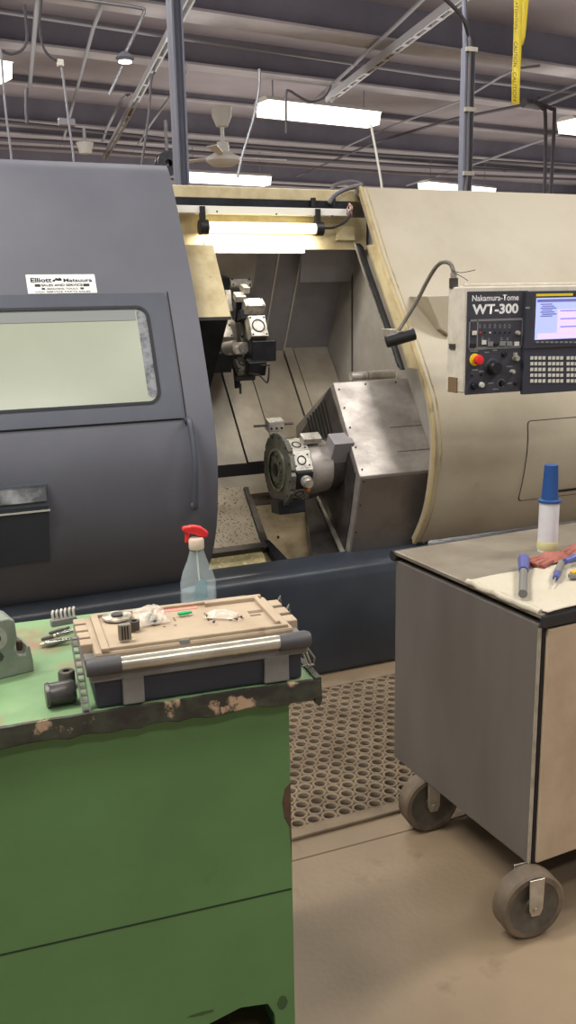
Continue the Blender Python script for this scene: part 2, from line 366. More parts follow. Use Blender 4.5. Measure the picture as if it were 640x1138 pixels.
# double bent drop pipes at right
for k, (a, b) in enumerate((((606, 130), (605, 215)), ((616, 130), (612, 215)))):
    Y = 14.5
    P = [at(596-3*k, 113, Y=Y), at(a[0]-3, a[1]-9, Y=Y), at(*a, Y=Y), at(*b, Y=Y), Vector((at(*b, Y=Y).x, Y, 0.02))]
    tag(M().tube(P, .035, smoothn=3).build('drop_pipe', conduit_dk), ['left', 'right'][k]+' of the two thin brown pipes bent down near the right edge', 'pipe', 'bent drop pipes at the right')
# drop cords on the left
def cord(label, pts, Y, r, m, name='hanging_cable', cat='cable'):
    o = M().tube([at(a, b, Y=Y) for a, b in pts], r, n=6, smoothn=5).build(name, m); tag(o, label, cat)
    return o
cord('cord hooking from the top left corner down to the machine top', [(1, 55), (6, 120), (13, 178), (15, 230)], 9, .011, conduit_m)
cord('dark cord looping at the top left corner', [(27, 5), (30, 40), (25, 55), (12, 60), (2, 56)], 9, .014, conduit_dk)
cord('black cord curving down into a white connector at upper left', [(46, 0), (44, 30), (48, 52), (56, 63), (66, 69)], 9, .012, conduit_dk)
cord('cable dropping from the white connector to the left machine top', [(68, 70), (72, 100), (77, 140), (82, 180), (84, 240)], 9, .011, conduit_m)
tag(M().box(at(67, 70, Y=9), (.06, .06, .06)).build('connector', white_p, bevel=.01), 'small white cord connector hanging at upper left', 'connector')
cord('short dark cord hanging from the second beam at the left', [(30, 98), (29, 115), (30, 137)], 11, .02, conduit_dk)
cord('hanging hose right of the grey column, white lower half', [(288, 77), (288, 95), (282, 130), (270, 170), (264, 197)], 9, .014, conduit_m)
cord('thin cable hanging beside the column from the strut', [(172, 80), (168, 90), (165, 130), (157, 185)], 9, .012, conduit_dk)
cord('dark cable arching beside the bright ceiling light', [(318, 148), (318, 105), (322, 101), (330, 106), (345, 113), (360, 108), (368, 95)], 9, .012, conduit_dk)
cord('white wire dropping from the bright light to the beige machine corner', [(412, 138), (418, 170), (424, 206), (425, 230)], 8, .012, white_p)
cord('looped grey cable over the header left of the beige corner', [(368, 215), (372, 206), (390, 202), (402, 205)], 4.6, .012, conduit_dk)
# industrial lamps / fans
t = thing('pendant_lamp', 'round disc pendant lamp on a rod at upper left', 'lamp', tuple(at(139, 68, Y=9)))
q = at(139, 68, Y=9)
M().lathe([(0, 0), (.07, 0), (.09, .3), (.05, .8), (.03, 1), (0, 1)], q, (0, 0, .08), 20).build('lamp_shade', column_m, t)
M().lathe([(0, 0), (.062, 0), (.062, 1), (0, 1)], q-Vector((0, 0, .012)), (0, 0, .012), 20).build('lamp_lens', lampglow, t)
M().tube([q+Vector((0, 0, .06)), at(146, 45, Y=9), at(160, 14, Y=9), at(155, 9, Y=9), at(130, 5, Y=9), at(60, -5, Y=9)], .016, smoothn=4).build('conduit_arm', conduit_m, t)
M().tube([at(136, 74, Y=9.1), at(121, 106, Y=9.1)], .014).build('lower_rod', conduit_m, t)
def fan(px, top, hub, Y, label, blade, full=True):
    a = at(px, top, Y=Y); b = at(px+2, hub, Y=Y); t = thing('ceiling_fan', label, 'ceiling fan', tuple(b), .3, 'ceiling fans')
    s = Y/14
    M().lathe([(0, 1), (.16*s, 1), (.15*s, .5), (.09*s, 0), (0, 0)], a-Vector((0, 0, .28*s)), (0, 0, .28*s), 20).build('canopy', white_p, t)
    M().cyl(b+Vector((0, 0, .1*s)), a-Vector((0, 0, .2*s)), .03*s, n=10).build('down_rod', white_p, t)
    M().lathe([(0, 1), (.09*s, 1), (.1*s, .6), (.27*s, .35), (.27*s, .2), (.18*s, 0), (0, 0)], b-Vector((0, 0, .12*s)), (0, 0, .34*s), 24).build('motor', white_p, t)
    for k in range(3):
        an = 2*math.pi*k/3+blade; d = Vector((math.cos(an), math.sin(an), 0)); e = Vector((-d.y, d.x, .1)).normalized()
        L = 1.05*s
        M().prism([b+d*.2*s-e*.02, b+d*.45*s-e*.05*s, b+d*L-e*.09*s, b+d*(L+.03)+e*.06*s, b+d*.45*s+e*.06*s, b+d*.2*s+e*.02], (0, 0, .015)).build('blade', white_p, t)
    return t
fan(246, 119, 175, 14, 'white ceiling fan hanging above the second row light', 0.05)
t = thing('ceiling_speaker', 'small white cone fixture low over the left machine top', 'ceiling fixture', tuple(at(95, 166, Y=12)))
q = at(95, 171, Y=12); M().lathe([(0, 0), (.07, 0), (.11, 1), (0, 1)], q, (0, 0, .13), 16).build('cone', white_p, t); M().cyl(q+Vector((0, 0, .13)), q+Vector((0, 0, .3)), .02, n=8).build('stem', conduit_m, t)
q = at(74, 136, Y=12); tag(M().box(q, (.2, .1, .09)).build('junction_box', conduit_m, bevel=.01), 'small grey junction box on a thin tube above the left machine', 'junction box')
q = at(186, 182, Y=8); t = thing('cord_reel', 'dark round cord reel peeking above the left machine top corner', 'cord reel', tuple(q))
M().lathe([(.03, 0), (.1, 0), (.1, .2), (.07, .2), (.07, .8), (.1, .8), (.1, 1), (.03, 1)], q-Vector((0, .05, 0)), (0, .1, 0), 20).build('drum', black, t); M().cyl(q, q+Vector((0, 0, .35)), .015).build('bracket', conduit_dk, t)

# ================================================================== LATHE
s = 1.085/1.029
DP = [(y*s, 1.65+(z-1.65)*s) for y, z in [(3.6, 2.171), (3.546, 2.112), (3.43, 1.915), (3.314, 1.704), (3.206, 1.444), (3.128, 1.22), (3.106, 1.057), (3.14, .844), (3.22, .69), (3.33, .56), (3.43, .535)]]
CP = [(4.052, 2.174), (3.94, 2.0), (3.826, 1.823), (3.614, 1.539), (3.476, 1.346), (3.389, 1.195), (3.353, 1.001), (3.383, .793), (3.433, .657), (3.509, .541)]
def dense(pr, k=5):
    P = [Vector((0, y, z)) for y, z in pr]; return [(p.y, p.z) for p in spline(P, k)]
DPd, CPd = dense(DP), dense(CP)
def py_(pr, z):
    for (y0, z0), (y1, z1) in zip(pr, pr[1:]):
        if min(z0, z1)-1e-9 <= z <= max(z0, z1)+1e-9 and abs(z1-z0) > 1e-9: return y0+(y1-y0)*(z-z0)/(z1-z0)
    return pr[0][0] if z > pr[0][1] else pr[-1][0]
def onprof(px, py, pr):
    best = None
    for (y0, z0), (y1, z1) in zip(pr, pr[1:]):
        if abs(z1-z0) < 1e-6: continue
        P = onp(px, py, (0, y0, z0), (0, z1-z0, -(y1-y0))); q = (P.z-z0)/(z1-z0)
        if -1e-6 <= q <= 1+1e-6 and (best is None or P.y < best.y): best = P
    return best
def skin(pr, X0, X1, th, nx=1):
    """a shell following the profile from X0 to X1, th thick inwards"""
    m = len(pr); outer = []; inner = []
    for i, (y, z) in enumerate(pr):
        a = pr[max(i-1, 0)]; b = pr[min(i+1, m-1)]; t = Vector((b[0]-a[0], b[1]-a[1])).normalized(); nrm = Vector((-t.y, t.x))  # points inward (+y)
        if nrm.x < 0: nrm = -nrm
        outer.append((y, z)); inner.append((y+nrm.x*th, z+nrm.y*th))
    loop = outer+inner[::-1]
    mm = M(); n = len(loop)
    vs = [(X0, y, z) for y, z in loop]+[(X1, y, z) for y, z in loop]
    fs = [(i, (i+1) % n, n+(i+1) % n, n+i) for i in range(n)]
    for i in range(m-1):
        fs.append((i, n-1-i, n-2-i, i+1)); fs.append((n+i, n+i+1, 2*n-2-i, 2*n-1-i))
    mm.add(vs, fs); mm.sm = [True]*len(fs); return mm
def plate(outline, pr, off, hole=None, th=.004, rows=14):
    """thin sheet over the profile: outline and hole are loops of (x,z) with equal count"""
    n = len(outline); mm = M()
    if hole:
        lay = [outline]+[[(o[0]+(h[0]-o[0])*k/3, o[1]+(h[1]-o[1])*k/3) for o, h in zip(outline, hole)] for k in (1, 2, 3)]
    else:
        c = (sum(o[0] for o in outline)/n, sum(o[1] for o in outline)/n)
        lay = [[(o[0]+(c[0]-o[0])*k/12, o[1]+(c[1]-o[1])*k/12) for o in outline] for k in range(13)]
    vs = []; fs = []
    for lyr in lay:
        for x, z in lyr: vs.append((x, py_(pr, z)-off, z))
    for i in range(len(lay)-1):
        for k in range(n): fs.append((i*n+k, i*n+(k+1) % n, (i+1)*n+(k+1) % n, (i+1)*n+k))
    k0 = len(vs)
    for lyr in lay:
        for x, z in lyr: vs.append((x, py_(pr, z)-off+th, z))
    fs += [tuple(k0+i for i in f[::-1]) for f in fs]
    for k in range(n):
        fs.append((k, k0+k, k0+(k+1) % n, (k+1) % n))
        if hole: q = (len(lay)-1)*n; fs.append((q+k, q+(k+1) % n, k0+q+(k+1) % n, k0+q+k))
    mm.add(vs, fs); mm.sm = [True]*len(fs); return mm
def rrect(x0, x1, z0, z1, r, per=8, side=10):
    pts = []
    cs = [(x1-r, z1-r, 0), (x0+r, z1-r, 90), (x0+r, z0+r, 180), (x1-r, z0+r, 270)]
    for i, (cx_, cz_, a) in enumerate(cs):
        for k in range(per+1): th = rad(a+90*k/per); pts.append((cx_+r*math.cos(th), cz_+r*math.sin(th)))
        nx = cs[(i+1) % 4]; th = rad(nx[2]); e = (nx[0]+r*math.cos(th), nx[1]+r*math.sin(th)); s0 = pts[-1]
        for k in range(1, side): pts.append((s0[0]+(e[0]-s0[0])*k/side, s0[1]+(e[1]-s0[1])*k/side))
    return pts
lathe = thing('cnc_lathe', 'large twin spindle lathe with dark sliding door and beige cover, open in the middle', 'lathe', (1.6, 4.1, 0))
XL, XR = -1.3, 4.6
# base
YB = 3.43
prof = [(YB+.02, 0), (YB, .03), (YB, .44), (YB+.006, .475), (YB+.022, .5), (YB+.05, .515), (YB+.16, .52), (YB+.16, .40), (YB+.9, .30), (YB+.9, 0)]
mm = M(); n = len(prof); mm.prism([(XL, y, z) for y, z in prof], (XR-XL, 0, 0)); mm.sm = [True]*len(mm.f)
mm.build('base_apron', slate_dark, lathe)
M().bb((XL, YB+.9, 0), (XR, 5.6, .3)).build('rear_base', slate_dark, lathe)
# ---- sliding door
DX = 1.085
door = skin(DPd, XL, DX, .035).build('sliding_door', slate, lathe)
# edge return of the door top (roof) and right edge wall
M().prism([(XL, DPd[0][0], DPd[0][1]), (XL, DPd[0][0]+.9, DPd[0][1]+.02), (XL, DPd[0][0]+.9, DPd[0][1]-.03), (XL, DPd[0][0]+.02, DPd[0][1]-.035)], (DX-XL-.02, 0, 0)).build('door_roof', slate, door)
fr_o = (onprof(178, 328, DPd), onprof(205, 464, DPd)); wi = (onprof(162, 345, DPd), onprof(178, 447, DPd))
fx1 = .965; fz1 = 1.69; fz0 = 1.225; wx1 = .885; wz1 = 1.64; wz0 = 1.287; fx0 = -.75; wx0 = -.65
fo = rrect(fx0, fx1, fz0, fz1, .006); wo = rrect(wx0, wx1, wz0, wz1, .045)
plate(fo, DPd, .008, wo, .012).build('window_frame', slate_frame, door)
plate(rrect(wx0-.004, wx1+.004, wz0-.004, wz1+.004, .047), DPd, .011, rrect(wx0+.006, wx1-.008, wz0+.006, wz1-.006, .037), .006).build('window_gasket', gasket, door)
plate(rrect(wx0, wx1-.002, wz0, wz1, .043), DPd, .004, None, .003).build('window_pane', win_m, door)
plate(rrect(wx1-.045, wx1-.008, wz0+.02, wz1-.012, .016), DPd, .0052, None, .001).build('scuffed_strip', smudge, door)
plate(rrect(wx0+.01, wx1-.05, wz1-.05, wz1-.008, .006), DPd, .0056, None, .001).build('window_top_reflection', mat('reflection_band', (128,132,130), .3), door)  # darker band paints the reflection along the top of the window
# seams
plate([(XL, 1.221), (fx1+.012, 1.221), (fx1+.012, 1.217), (XL, 1.217)], DPd, .0012, None, .002).build('seam', groove, door)
zs = [fz1+.004-(fz1-1.217)*k/12 for k in range(13)]
mm = M(); vs = [(fx1+.008, py_(DPd, z)-.0012, z) for z in zs]+[(fx1+.013, py_(DPd, z)-.0012, z) for z in zs]
mm.add(vs, [(i, i+1, 14+i, 13+i) for i in range(12)]); mm.build('seam', groove, door)
# pull handle (dark bar with highlights)
ha = onprof(207, 466, DPd); hb = onprof(214, 562, DPd)
hp = [Vector((ha.x+(hb.x-ha.x)*k/8, py_(DPd, ha.z+(hb.z-ha.z)*k/8)-.036-.014*math.sin(math.pi*k/8), ha.z+(hb.z-ha.z)*k/8)) for k in range(9)]
M().tube([hp[0]+Vector((0, .03, -.005))]+hp+[hp[-1]+Vector((0, .03, .005))], .0115, n=12, smoothn=3).build('pull_handle', slate_frame, door)
# left latch box with chrome cup
mm = M(); zt, zb = 1.03, .72
mm.prism([(XL+.2, py_(DPd, zt)-.014, zt), (XL+.2, py_(DPd, zt), zt), (XL+.2, py_(DPd, zb), zb), (XL+.2, py_(DPd, zb)-.01, zb), (XL+.2, py_(DPd, .95)-.035, .95)], (.434-XL-.2, 0, 0)); mm.build('drawer_box', slate_dark, door, bevel=.004)
mm = M(); mm.prism([(XL+.25, py_(DPd, 1.02)-.024, 1.022), (XL+.25, py_(DPd, .965)-.040, .965), (XL+.25, py_(DPd, .965)-.01, .965), (XL+.25, py_(DPd, 1.02)-.005, 1.022)], (.428-XL-.25, 0, 0)); mm.build('cup_handle', chrome, door, bevel=.004)
M().prism([(XL+.2, py_(DPd, .93)-.036, .935), (XL+.2, py_(DPd, .93)-.036, .929), (XL+.2, py_(DPd, .93)-.02, .929), (XL+.2, py_(DPd, .93)-.02, .935)], (.436-XL-.2, 0, 0)).build('bright_lip', sheet_edge, door)
# sticker
a, b = onprof(28, 305, DPd), onprof(108, 326, DPd)
sx0, sx1, sz1, sz0 = .452, .705, 1.762, 1.693
st = plate(rrect(sx0, sx1, sz0, sz1, .002, 2, 3), DPd, .002, None, .0015).build('nameplate', white_l, door)
up = Vector((0, py_(DPd, sz1)-py_(DPd, sz0), sz1-sz0)).normalized(); sh = (sz1-sz0)/up.z
def stp(u, v): P = Vector((sx0+(sx1-sx0)*u, 0, sz0+(sz1-sz0)*v)); P.y = py_(DPd, P.z)-.0026; return P
DM = MW[door.name]
def stext(s_, u, v, w, h, bold=0): text(s_, stp(u, v), (1, 0, 0), up, h, ink, door, 'sticker_lettering', w=(sx1-sx0)*w, bold=bold)
stext('Elliott', .06, .60, .30, .017, .03); stext('Matsuura', .53, .60, .42, .014, .02)
stext('SALES AND SERVICE', .2, .38, .6, .009, .02); stext('MACHINE TOOLS', .28, .2, .44, .007, .01); stext('CNC SERVICE PARTS SALES', .1, .05, .8, .006, .01)
mm = M()
for (u, v, r) in ((.39, .66, .0048), (.43, .72, .006), (.475, .7, .008)): mm.cyl(stp(u, v), stp(u, v)-Vector((0, .0008, 0)), r, n=12)
for (u0, u1, v0, v1) in ((.11, .19, .36, .5), (.81, .9, .36, .5), (.2, .25, .2, .3), (.76, .81, .2, .3)):
    mm.add([stp(u0, v0), stp(u1, v0), stp(u1, v1), stp(u0, v1)], [(0, 1, 2, 3)])
mm.build('sticker_emblem', ink, door)

# ---- beige cover right
CXL = 2.11
cover = skin(CPd, CXL, XR, .03).build('front_cover', beige, lathe)
y0, z0 = CPd[0]
M().prism([(CXL, y0, z0), (CXL, y0+1.3, z0+.01), (CXL, y0+1.3, z0-.04), (CXL, y0+.02, z0-.035)], (XR-CXL, 0, 0)).build('cover_roof', beige, cover)
# edge seal and trim lines following the curved edge
def edge_tube(X, off, r, m_, name, par, z_hi=None):
    pts = [(X, y-off, z) for y, z in CPd]; return M().tube(pts, r, n=8).build(name, m_, par)
edge_tube(CXL+.004, -.004, .011, beige_trim, 'edge_seal', cover)
edge_tube(CXL+.034, -.001, .004, beige_trim, 'edge_bead', cover)
M().prism([(CXL-.012, y, z) for y, z in [(CPd[0][0]+.05, CPd[0][1]), (CPd[0][0], CPd[0][1]), (CPd[0][0]+.03, CPd[0][1]-.04)]], (.02, 0, 0)).build('corner_cap', beige, cover)
# black stain strip along the lower edge
# access panel on the cover
ax0, ax1, az1, az0 = 2.615, 3.6, 1.09, .71
plate(rrect(ax0-.004, ax1+.004, az0-.004, az1+.004, .02), CPd, .0012, rrect(ax0, ax1, az0, az1, .018), .003).build('panel_gap', groove, cover)
plate(rrect(ax0, ax1, az0, az1, .018), CPd, .005, None, .004).build('access_panel', beige, cover)
plate(rrect(2.82, 3.5, .73, .742, .003, 2, 3), CPd, .008, None, .003).build('panel_slot', groove, cover)
# support gusset
g0, g1, g2 = onprof(474, 327, CPd), onprof(498, 326, CPd), onprof(495, 372, CPd)
M().prism([at(474, 329, Y=3.55), at(500, 328, Y=3.55), at(500, 374, Y=3.55), at(490, 366, Y=3.55)], (0, .22, 0)).build('panel_bracket', beige, cover, bevel=.004)

# ---- door rail inside the edge (black) + beige inner strip
ra = [Vector((2.07, y+.10, z)) for y, z in CPd if 1.33 < z < 1.93]
mm = M(); vs = []; fs = []
for p in ra: vs += [p+Vector((-.012, -.016, -.008)), p+Vector((-.012, .018, .01)), p+Vector((.012, .018, .01)), p+Vector((.012, -.016, -.008))]
for i in range(len(ra)-1):
    for k in range(4): fs.append((4*i+k, 4*i+(k+1) % 4, 4*i+4+(k+1) % 4, 4*i+4+k))
mm.add(vs, fs+[(0, 1, 2, 3), tuple(4*(len(ra)-1)+k for k in (3, 2, 1, 0))]); mm.build('guide_rail', black, lathe)
mm = M(); vs = []
for p in ra: vs += [p+Vector((-.018, .018, .008)), p+Vector((-.018, .032, .016)), p+Vector((.012, .032, .016)), p+Vector((.012, .018, .008))]
mm.add(vs, fs+[(0, 1, 2, 3), tuple(4*(len(ra)-1)+k for k in (3, 2, 1, 0))]); mm.build('rail_edge', zinc, lathe)
# inner end wall: beige strip near cover, then steel
wallp = [(3.56, .5)] + [(y+.03, z) for y, z in CPd[::-1] if .56 < z] + [(4.75, 2.15), (4.75, .5)]
M().prism([(2.19, y, z) for y, z in wallp], (.02, 0, 0)).build('end_wall', sheet_lite, lathe)
M().prism([(2.105, y, z) for y, z in [(p.y+.0, p.z) for p in ra]+[(p.y-.10, p.z) for p in ra[::-1]]], (.012, 0, 0)).build('inner_strip', beige_dirty, lathe)
q = [at(392, 276, X=2.188), at(392, 425, X=2.188)]
M().prism([q[0], q[0]+Vector((0, .012, 0)), q[1]+Vector((0, .012, 0)), q[1]], (-.003, 0, 0)).build('wall_seam', steel_dk, lathe)

# ---- header
HY = 4.1
def hq(px, py, Y=HY): return at(px, py, Y=Y)
x0, x1 = .9, 2.12
zt = hq(300, 210).z; zr = hq(300, 219).z
M().bb((x0, HY, hq(300, 222).z), (CXL+.3, HY+.5, zt+.005)).build('header_beam', beige_dirty, lathe, bevel=.004)
zz1, zz0 = hq(300, 223).z, hq(300, 232).z
M().bb((x0, HY-.05, zz0), (hq(383, 232).x, HY-.001, zz1)).build('black_track', black, lathe)
M().bb((x0, HY-.07, hq(300, 240).z), (hq(384, 232).x, HY-.001, zz0)).build('white_track', white_p, lathe, bevel=.002)
mm = M()
for px, py in ((241, 235), (307, 238), (369, 240)): q = at(px, py, Y=HY-.07); mm.cyl(q, q-Vector((0, .003, 0)), .004, n=10)
mm.build('track_screws', bolt_m, lathe)
M().bb((x0, HY-.0, hq(300, 277).z), (CXL+.06, HY+.03, hq(300, 240).z)).build('header_panel', beige_dirty, lathe)
M().bb((hq(226, 270).x, HY-.012, hq(300, 282).z), (hq(338, 272).x, HY+.02, hq(300, 264).z)).build('header_lip', beige, lathe, bevel=.003)
for px in (348, 370): q = at(px, 225, Y=HY-.06); M().cyl(q+Vector((0, 0, -.02)), q+Vector((0, 0, .02)), .013, n=12).build('cable_gland', blackp, lathe)
# right corner block and hoses
M().bb((2.0, HY-.02, 1.93), (2.10, HY+.1, 2.0)).build('corner_bracket', beige_dirty, lathe, bevel=.004)
M().tube([hq(366, 226, 4.03), hq(372, 217, 4.03), hq(385, 210, 4.05), hq(402, 206, 4.08)], .011, smoothn=5).build('header_hose', conduit_dk, lathe)
M().tube([hq(357, 253, 4.05), hq(370, 253, 4.03), hq(384, 246, 4.02), hq(390, 236, 4.03), hq(389, 230, 4.06)], .006, smoothn=6).build('light_cable', blackp, lathe)
mm = M()
for k in range(6): mm.tube([hq(389+random.uniform(-2, 2), 226, 4.02), hq(389+random.uniform(-4, 4), 232, 4.0), hq(388+random.uniform(-3, 3), 240, 4.02)], .0025, n=5, smoothn=4)
mm.build('loose_wires', mat('mixed_wire', (150,60,56), .5, 0, (220,215,205), 90), lathe)
# work light
wl0, wl1 = at(228, 250, Y=4.02), at(352, 256.5, Y=4.02)
wl1.z = wl0.z = (wl0.z+wl1.z)/2
wlp = M().cyl(wl0, wl1, .024, n=20).build('work_light', tubeglow, lathe)
for e, sgn in ((wl0, -1), (wl1, 1)):
    M().cyl(e-Vector((sgn*.01, 0, 0)), e+Vector((sgn*.028, 0, 0)), .033, n=20).build('end_cap', blackp, wlp)
    M().bb((e.x+sgn*.009-.012, 4.02, e.z), (e.x+sgn*.009+.012, 4.04, e.z+.09)).build('hanger_clip', blackp, wlp)
pl = bpy.data.lights.new('tube_lamp', 'AREA'); pl.shape = 'RECTANGLE'; pl.size = wl1.x-wl0.x; pl.size_y = .04; pl.energy = 4.5; pl.color = (1, .93, .78)
po = bpy.data.objects.new('tube_lamp', pl); C.objects.link(po); po.location = ((wl0.x+wl1.x)/2, 4.05, wl0.z-.03); po.rotation_euler = (rad(12), 0, 0)

# ---- back sheets (upper telescopic covers), sloping down and back
UP0, UPn = Vector((0, 4.33, 1.905)), None
ud = Vector((0, 4.6-4.33, 1.395-1.905)).normalized(); un = Vector((0, ud.z, -ud.y))  # toward camera side
if un.y > 0: un = -un
def usheet(xa, xb, off, name, m_, s0=-.15, s1=None, edge=True):
    s1 = s1 or (Vector((0, 4.6, 1.395))-UP0).length+.02
    a = UP0+ud*s0+un*off; b = UP0+ud*s1+un*off
    o = M().prism([Vector((xa, a.y, a.z)), Vector((xb, a.y, a.z)), Vector((xb, b.y, b.z)), Vector((xa, b.y, b.z))], -un*.01).build(name, m_, lathe)
    if edge:
        M().prism([Vector((xb-.006, a.y, a.z)), Vector((xb+.002, a.y, a.z)), Vector((xb+.002, b.y, b.z)), Vector((xb-.006, b.y, b.z))], un*.006).build('sheet_edge', sheet_edge, o)
    return o
usheet(.9, 2.19, 0, 'rear_sheet', sheet_grey, edge=False)
def ux(px, py): return onp(px, py, UP0, un).x
xs1, xs2 = ux(309, 272), ux(336, 271)
usheet(.9, xs1, .03, 'telescopic_cover', sheet_grey); usheet(xs1, xs2, .015, 'telescopic_cover', sheet_grey)
# light plate at upper left, corner plate at upper right
def upix(pts, off, m_, name, th=.01):
    P0 = UP0+un*off; P = [onp(x, y, P0, un) for x, y in pts]
    return M().prism(P, -un*th).build(name, m_, lathe)
upix([(212, 266), (288, 270), (281, 320), (212, 316)], .10, sheet_lite, 'cover_plate', .08)
upix([(337, 262), (396, 262), (395, 313), (333, 314)], .10, sheet_grey, 'cover_plate', .008)
# ---- slant bed
bd = Vector((0, 4.234-4.577, .982-1.391)).normalized(); BP0 = Vector((0, 4.6, 1.395)); bn = Vector((0, bd.z, -bd.y))
if bn.z < 0: bn = -bn
be = onp(275, 515, BP0, bn); sb = (be-Vector((be.x, BP0.y, BP0.z))).dot(bd)
def bsheet(xa, xb, off, name='bed_cover'):
    a = BP0+bn*off; b = BP0+bd*sb+bn*off
    return M().prism([Vector((xa, a.y, a.z)), Vector((xb, a.y, a.z)), Vector((xb, b.y, b.z)), Vector((xa, b.y, b.z))], -bn*.012).build(name, bedm, lathe)
def bx(px, py): return onp(px, py, BP0, bn).x
cuts = sorted([.9, bx(262, 500), bx(295, 470), bx(303, 430), bx(327, 430), 2.19])
lns = [bx(275, 515), bx(300, 480), bx(320, 440), bx(340, 470)]
e_ = [.9, bx(273, 515), bx(300, 500), bx(327, 490), bx(345, 480), 2.19]
e_ = [.9, bx(274, 513), bx(304, 500), bx(327, 430), bx(352, 470), 2.19]
for i in range(len(e_)-1):
    bsheet(e_[i]+.004, e_[i+1]-.004, .012 if i % 2 else .006)
bsheet(.9, 2.19, -.02, 'bed_backing').data.materials[0] = groove
# below the bed
Yb, Zb = be.y, be.z
M().bb((.9, Yb-.02, Zb-.07), (2.19, Yb+.1, Zb-.0)).build('bed_foot_gap', groove, lathe)
l0 = at(260, 527, Y=Yb-.03); l1 = at(260, 545, Y=Yb-.11)
M().prism([(.9, Yb-.0, Zb-.04), (.9, Yb-.16, Zb-.16), (.9, Yb-.16, Zb-.20), (.9, Yb+.1, Zb-.1)], (1.29, 0, 0)).build('bed_foot_ledge', bedm, lathe)
# lower tray plates: sloped from ledge down to the front
T0 = Vector((0, Yb-.155, Zb-.175)); T1 = Vector((0, YB+.20, .44)); td = (T1-T0); tn = Vector((0, td.z, -td.y)).normalized()
if tn.z < 0: tn = -tn
M().prism([(.9, T0.y, T0.z), (.9, T1.y, T1.z), (.9, T1.y, T1.z-.02), (.9, T0.y, T0.z-.02)], (1.29, 0, 0)).build('chip_tray', pan_m, lathe)
def tpl(pts, off, m_, name, th=.012):
    P0 = T0+tn*off; P = [onp(x, y, P0, tn) for x, y in pts]
    return M().prism(P, -tn*th).build(name, m_, lathe)
tpl([(225, 543), (271, 541), (292, 607), (225, 618)], .03, chip_m, 'speckled_tray_plate')
tpl([(271, 541), (276, 541), (300, 606), (293, 609)], .045, steel_dk, 'tray_rail', .04)
tpl([(225, 611), (296, 602), (298, 607), (225, 617)], .045, steel_dk, 'tray_rail', .04)
tpl([(293, 600), (299, 600), (330, 632), (315, 634)], .045, black, 'tray_rail', .04)
tpl([(276, 541), (345, 534), (347, 541), (278, 549)], .05, bedm, 'tray_flange', .03)
tpl([(225, 620), (292, 613), (300, 640), (225, 650)], .012, mat('wet_chip_tray', (206,192,142), .35, 0, (170,156,112), 12, col3=(236,226,180), n3=70, lo3=.55, hi3=.65), 'wet_tray')
mm = M()
for px, py in ((282, 553), (285, 567), (289, 581), (293, 594), (309, 597), (340, 560)):
    q = onp(px, py, T0+tn*.002, tn); mm.cyl(q, q+tn*.004, .006, n=10)
mm.build('tray_holes', bolt_m, lathe)
# left inner wall behind the door
M().bb((.88, 3.86, .3), (.9, 4.8, 2.1)).build('end_wall', sheet_grey, lathe)

# ---- right headstock housing
HX = 1.8; HX2 = 2.19
A = Vector((HX, 3.723, 1.284)); B = Vector((HX, 3.458, .891)); Cc = Vector((HX, 3.593, .44)); D = Vector((HX, 4.017, .44)); E = Vector((HX, 3.979, 1.025))
hs = M().prism([A, B, Cc, D, E], (HX2-HX+.3, 0, 0)); 
E2 = Vector((HX, 4.16, 1.03)); D2 = Vector((HX, 4.1, .40))
hs = M().prism([A, B, Cc, D2, E2], (HX2-HX, 0, 0)).build('headstock_housing', brushed, lathe, bevel=.003)
# darker lower front panel
fn = Vector((0, (Cc-B).z, -(Cc-B).y)).normalized()
if fn.y > 0: fn = -fn
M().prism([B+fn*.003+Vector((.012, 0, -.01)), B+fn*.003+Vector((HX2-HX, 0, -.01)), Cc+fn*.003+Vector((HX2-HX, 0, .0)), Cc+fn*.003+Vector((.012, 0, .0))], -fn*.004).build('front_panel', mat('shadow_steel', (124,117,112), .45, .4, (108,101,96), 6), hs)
Cb = B.lerp(Cc, .84)
M().prism([Cb+fn*.006+Vector((-.002, 0, 0)), Cb+fn*.006+Vector((HX2-HX, 0, 0)), Cc+fn*.006+Vector((HX2-HX, 0, 0)), Cc+fn*.006+Vector((-.002, 0, 0))], -fn*.02).build('under_housing_gap', black, hs)  # black strip painted over the front, standing in for the dark gap below the housing
sn = Vector((0, (B-A).z, -(B-A).y)).normalized()
if sn.y > 0: sn = -sn
for k in (.52, .78):
    P = A.lerp(B, k)+sn*.0008; M().prism([P+Vector((.22, 0, 0)), P+Vector((HX2-HX, 0, 0)), P+Vector((HX2-HX, 0, 0))+(B-A).normalized()*.003, P+Vector((.22, 0, 0))+(B-A).normalized()*.003], -sn*.002).build('panel_seam', steel_dk, hs)
mm = M()
for k in (.08, .28, .49, .7, .93): P = A.lerp(B, k)+Vector((.02, 0, 0)); mm.cyl(P, P+sn*.004, .004, n=8)
for k in (.05, .3, .6): P = B.lerp(Cc, k)+Vector((.02, 0, 0)); mm.cyl(P, P+fn*.006, .004, n=8)
for k in (.4, .8): P = A.lerp(A+Vector((.4, 0, 0)), k)+(B-A)*.04; mm.cyl(P, P+sn*.004, .004, n=8)
mm.build('screws', bolt_m, hs)
# end face: dark plate + vents
M().prism([Vector((HX-.006, p.y, p.z)) for p in (A.lerp(E2, .06)+(B-A)*.02, A.lerp(B, .97)+Vector((0, .03, 0)), B.lerp(Cc, .5)+Vector((0, .03, 0)), Cc+Vector((0, .04, .02)), D2+Vector((0, -.03, .02)), E2+Vector((0, -.04, -.05)))], (.006, 0, 0)).build('end_plate', steel_dk, hs)
for k in range(7):
    y = 3.80+k*.032; zt_ = 1.20-(k*.032)*.55
    M().prism([Vector((HX-.009, y, zt_)), Vector((HX-.009, y+.010, zt_-.005)), Vector((HX-.009, y-.085, zt_-.17)), Vector((HX-.009, y-.095, zt_-.165))], (.004, 0, 0)).build('vent_slot', bolt_m, hs)
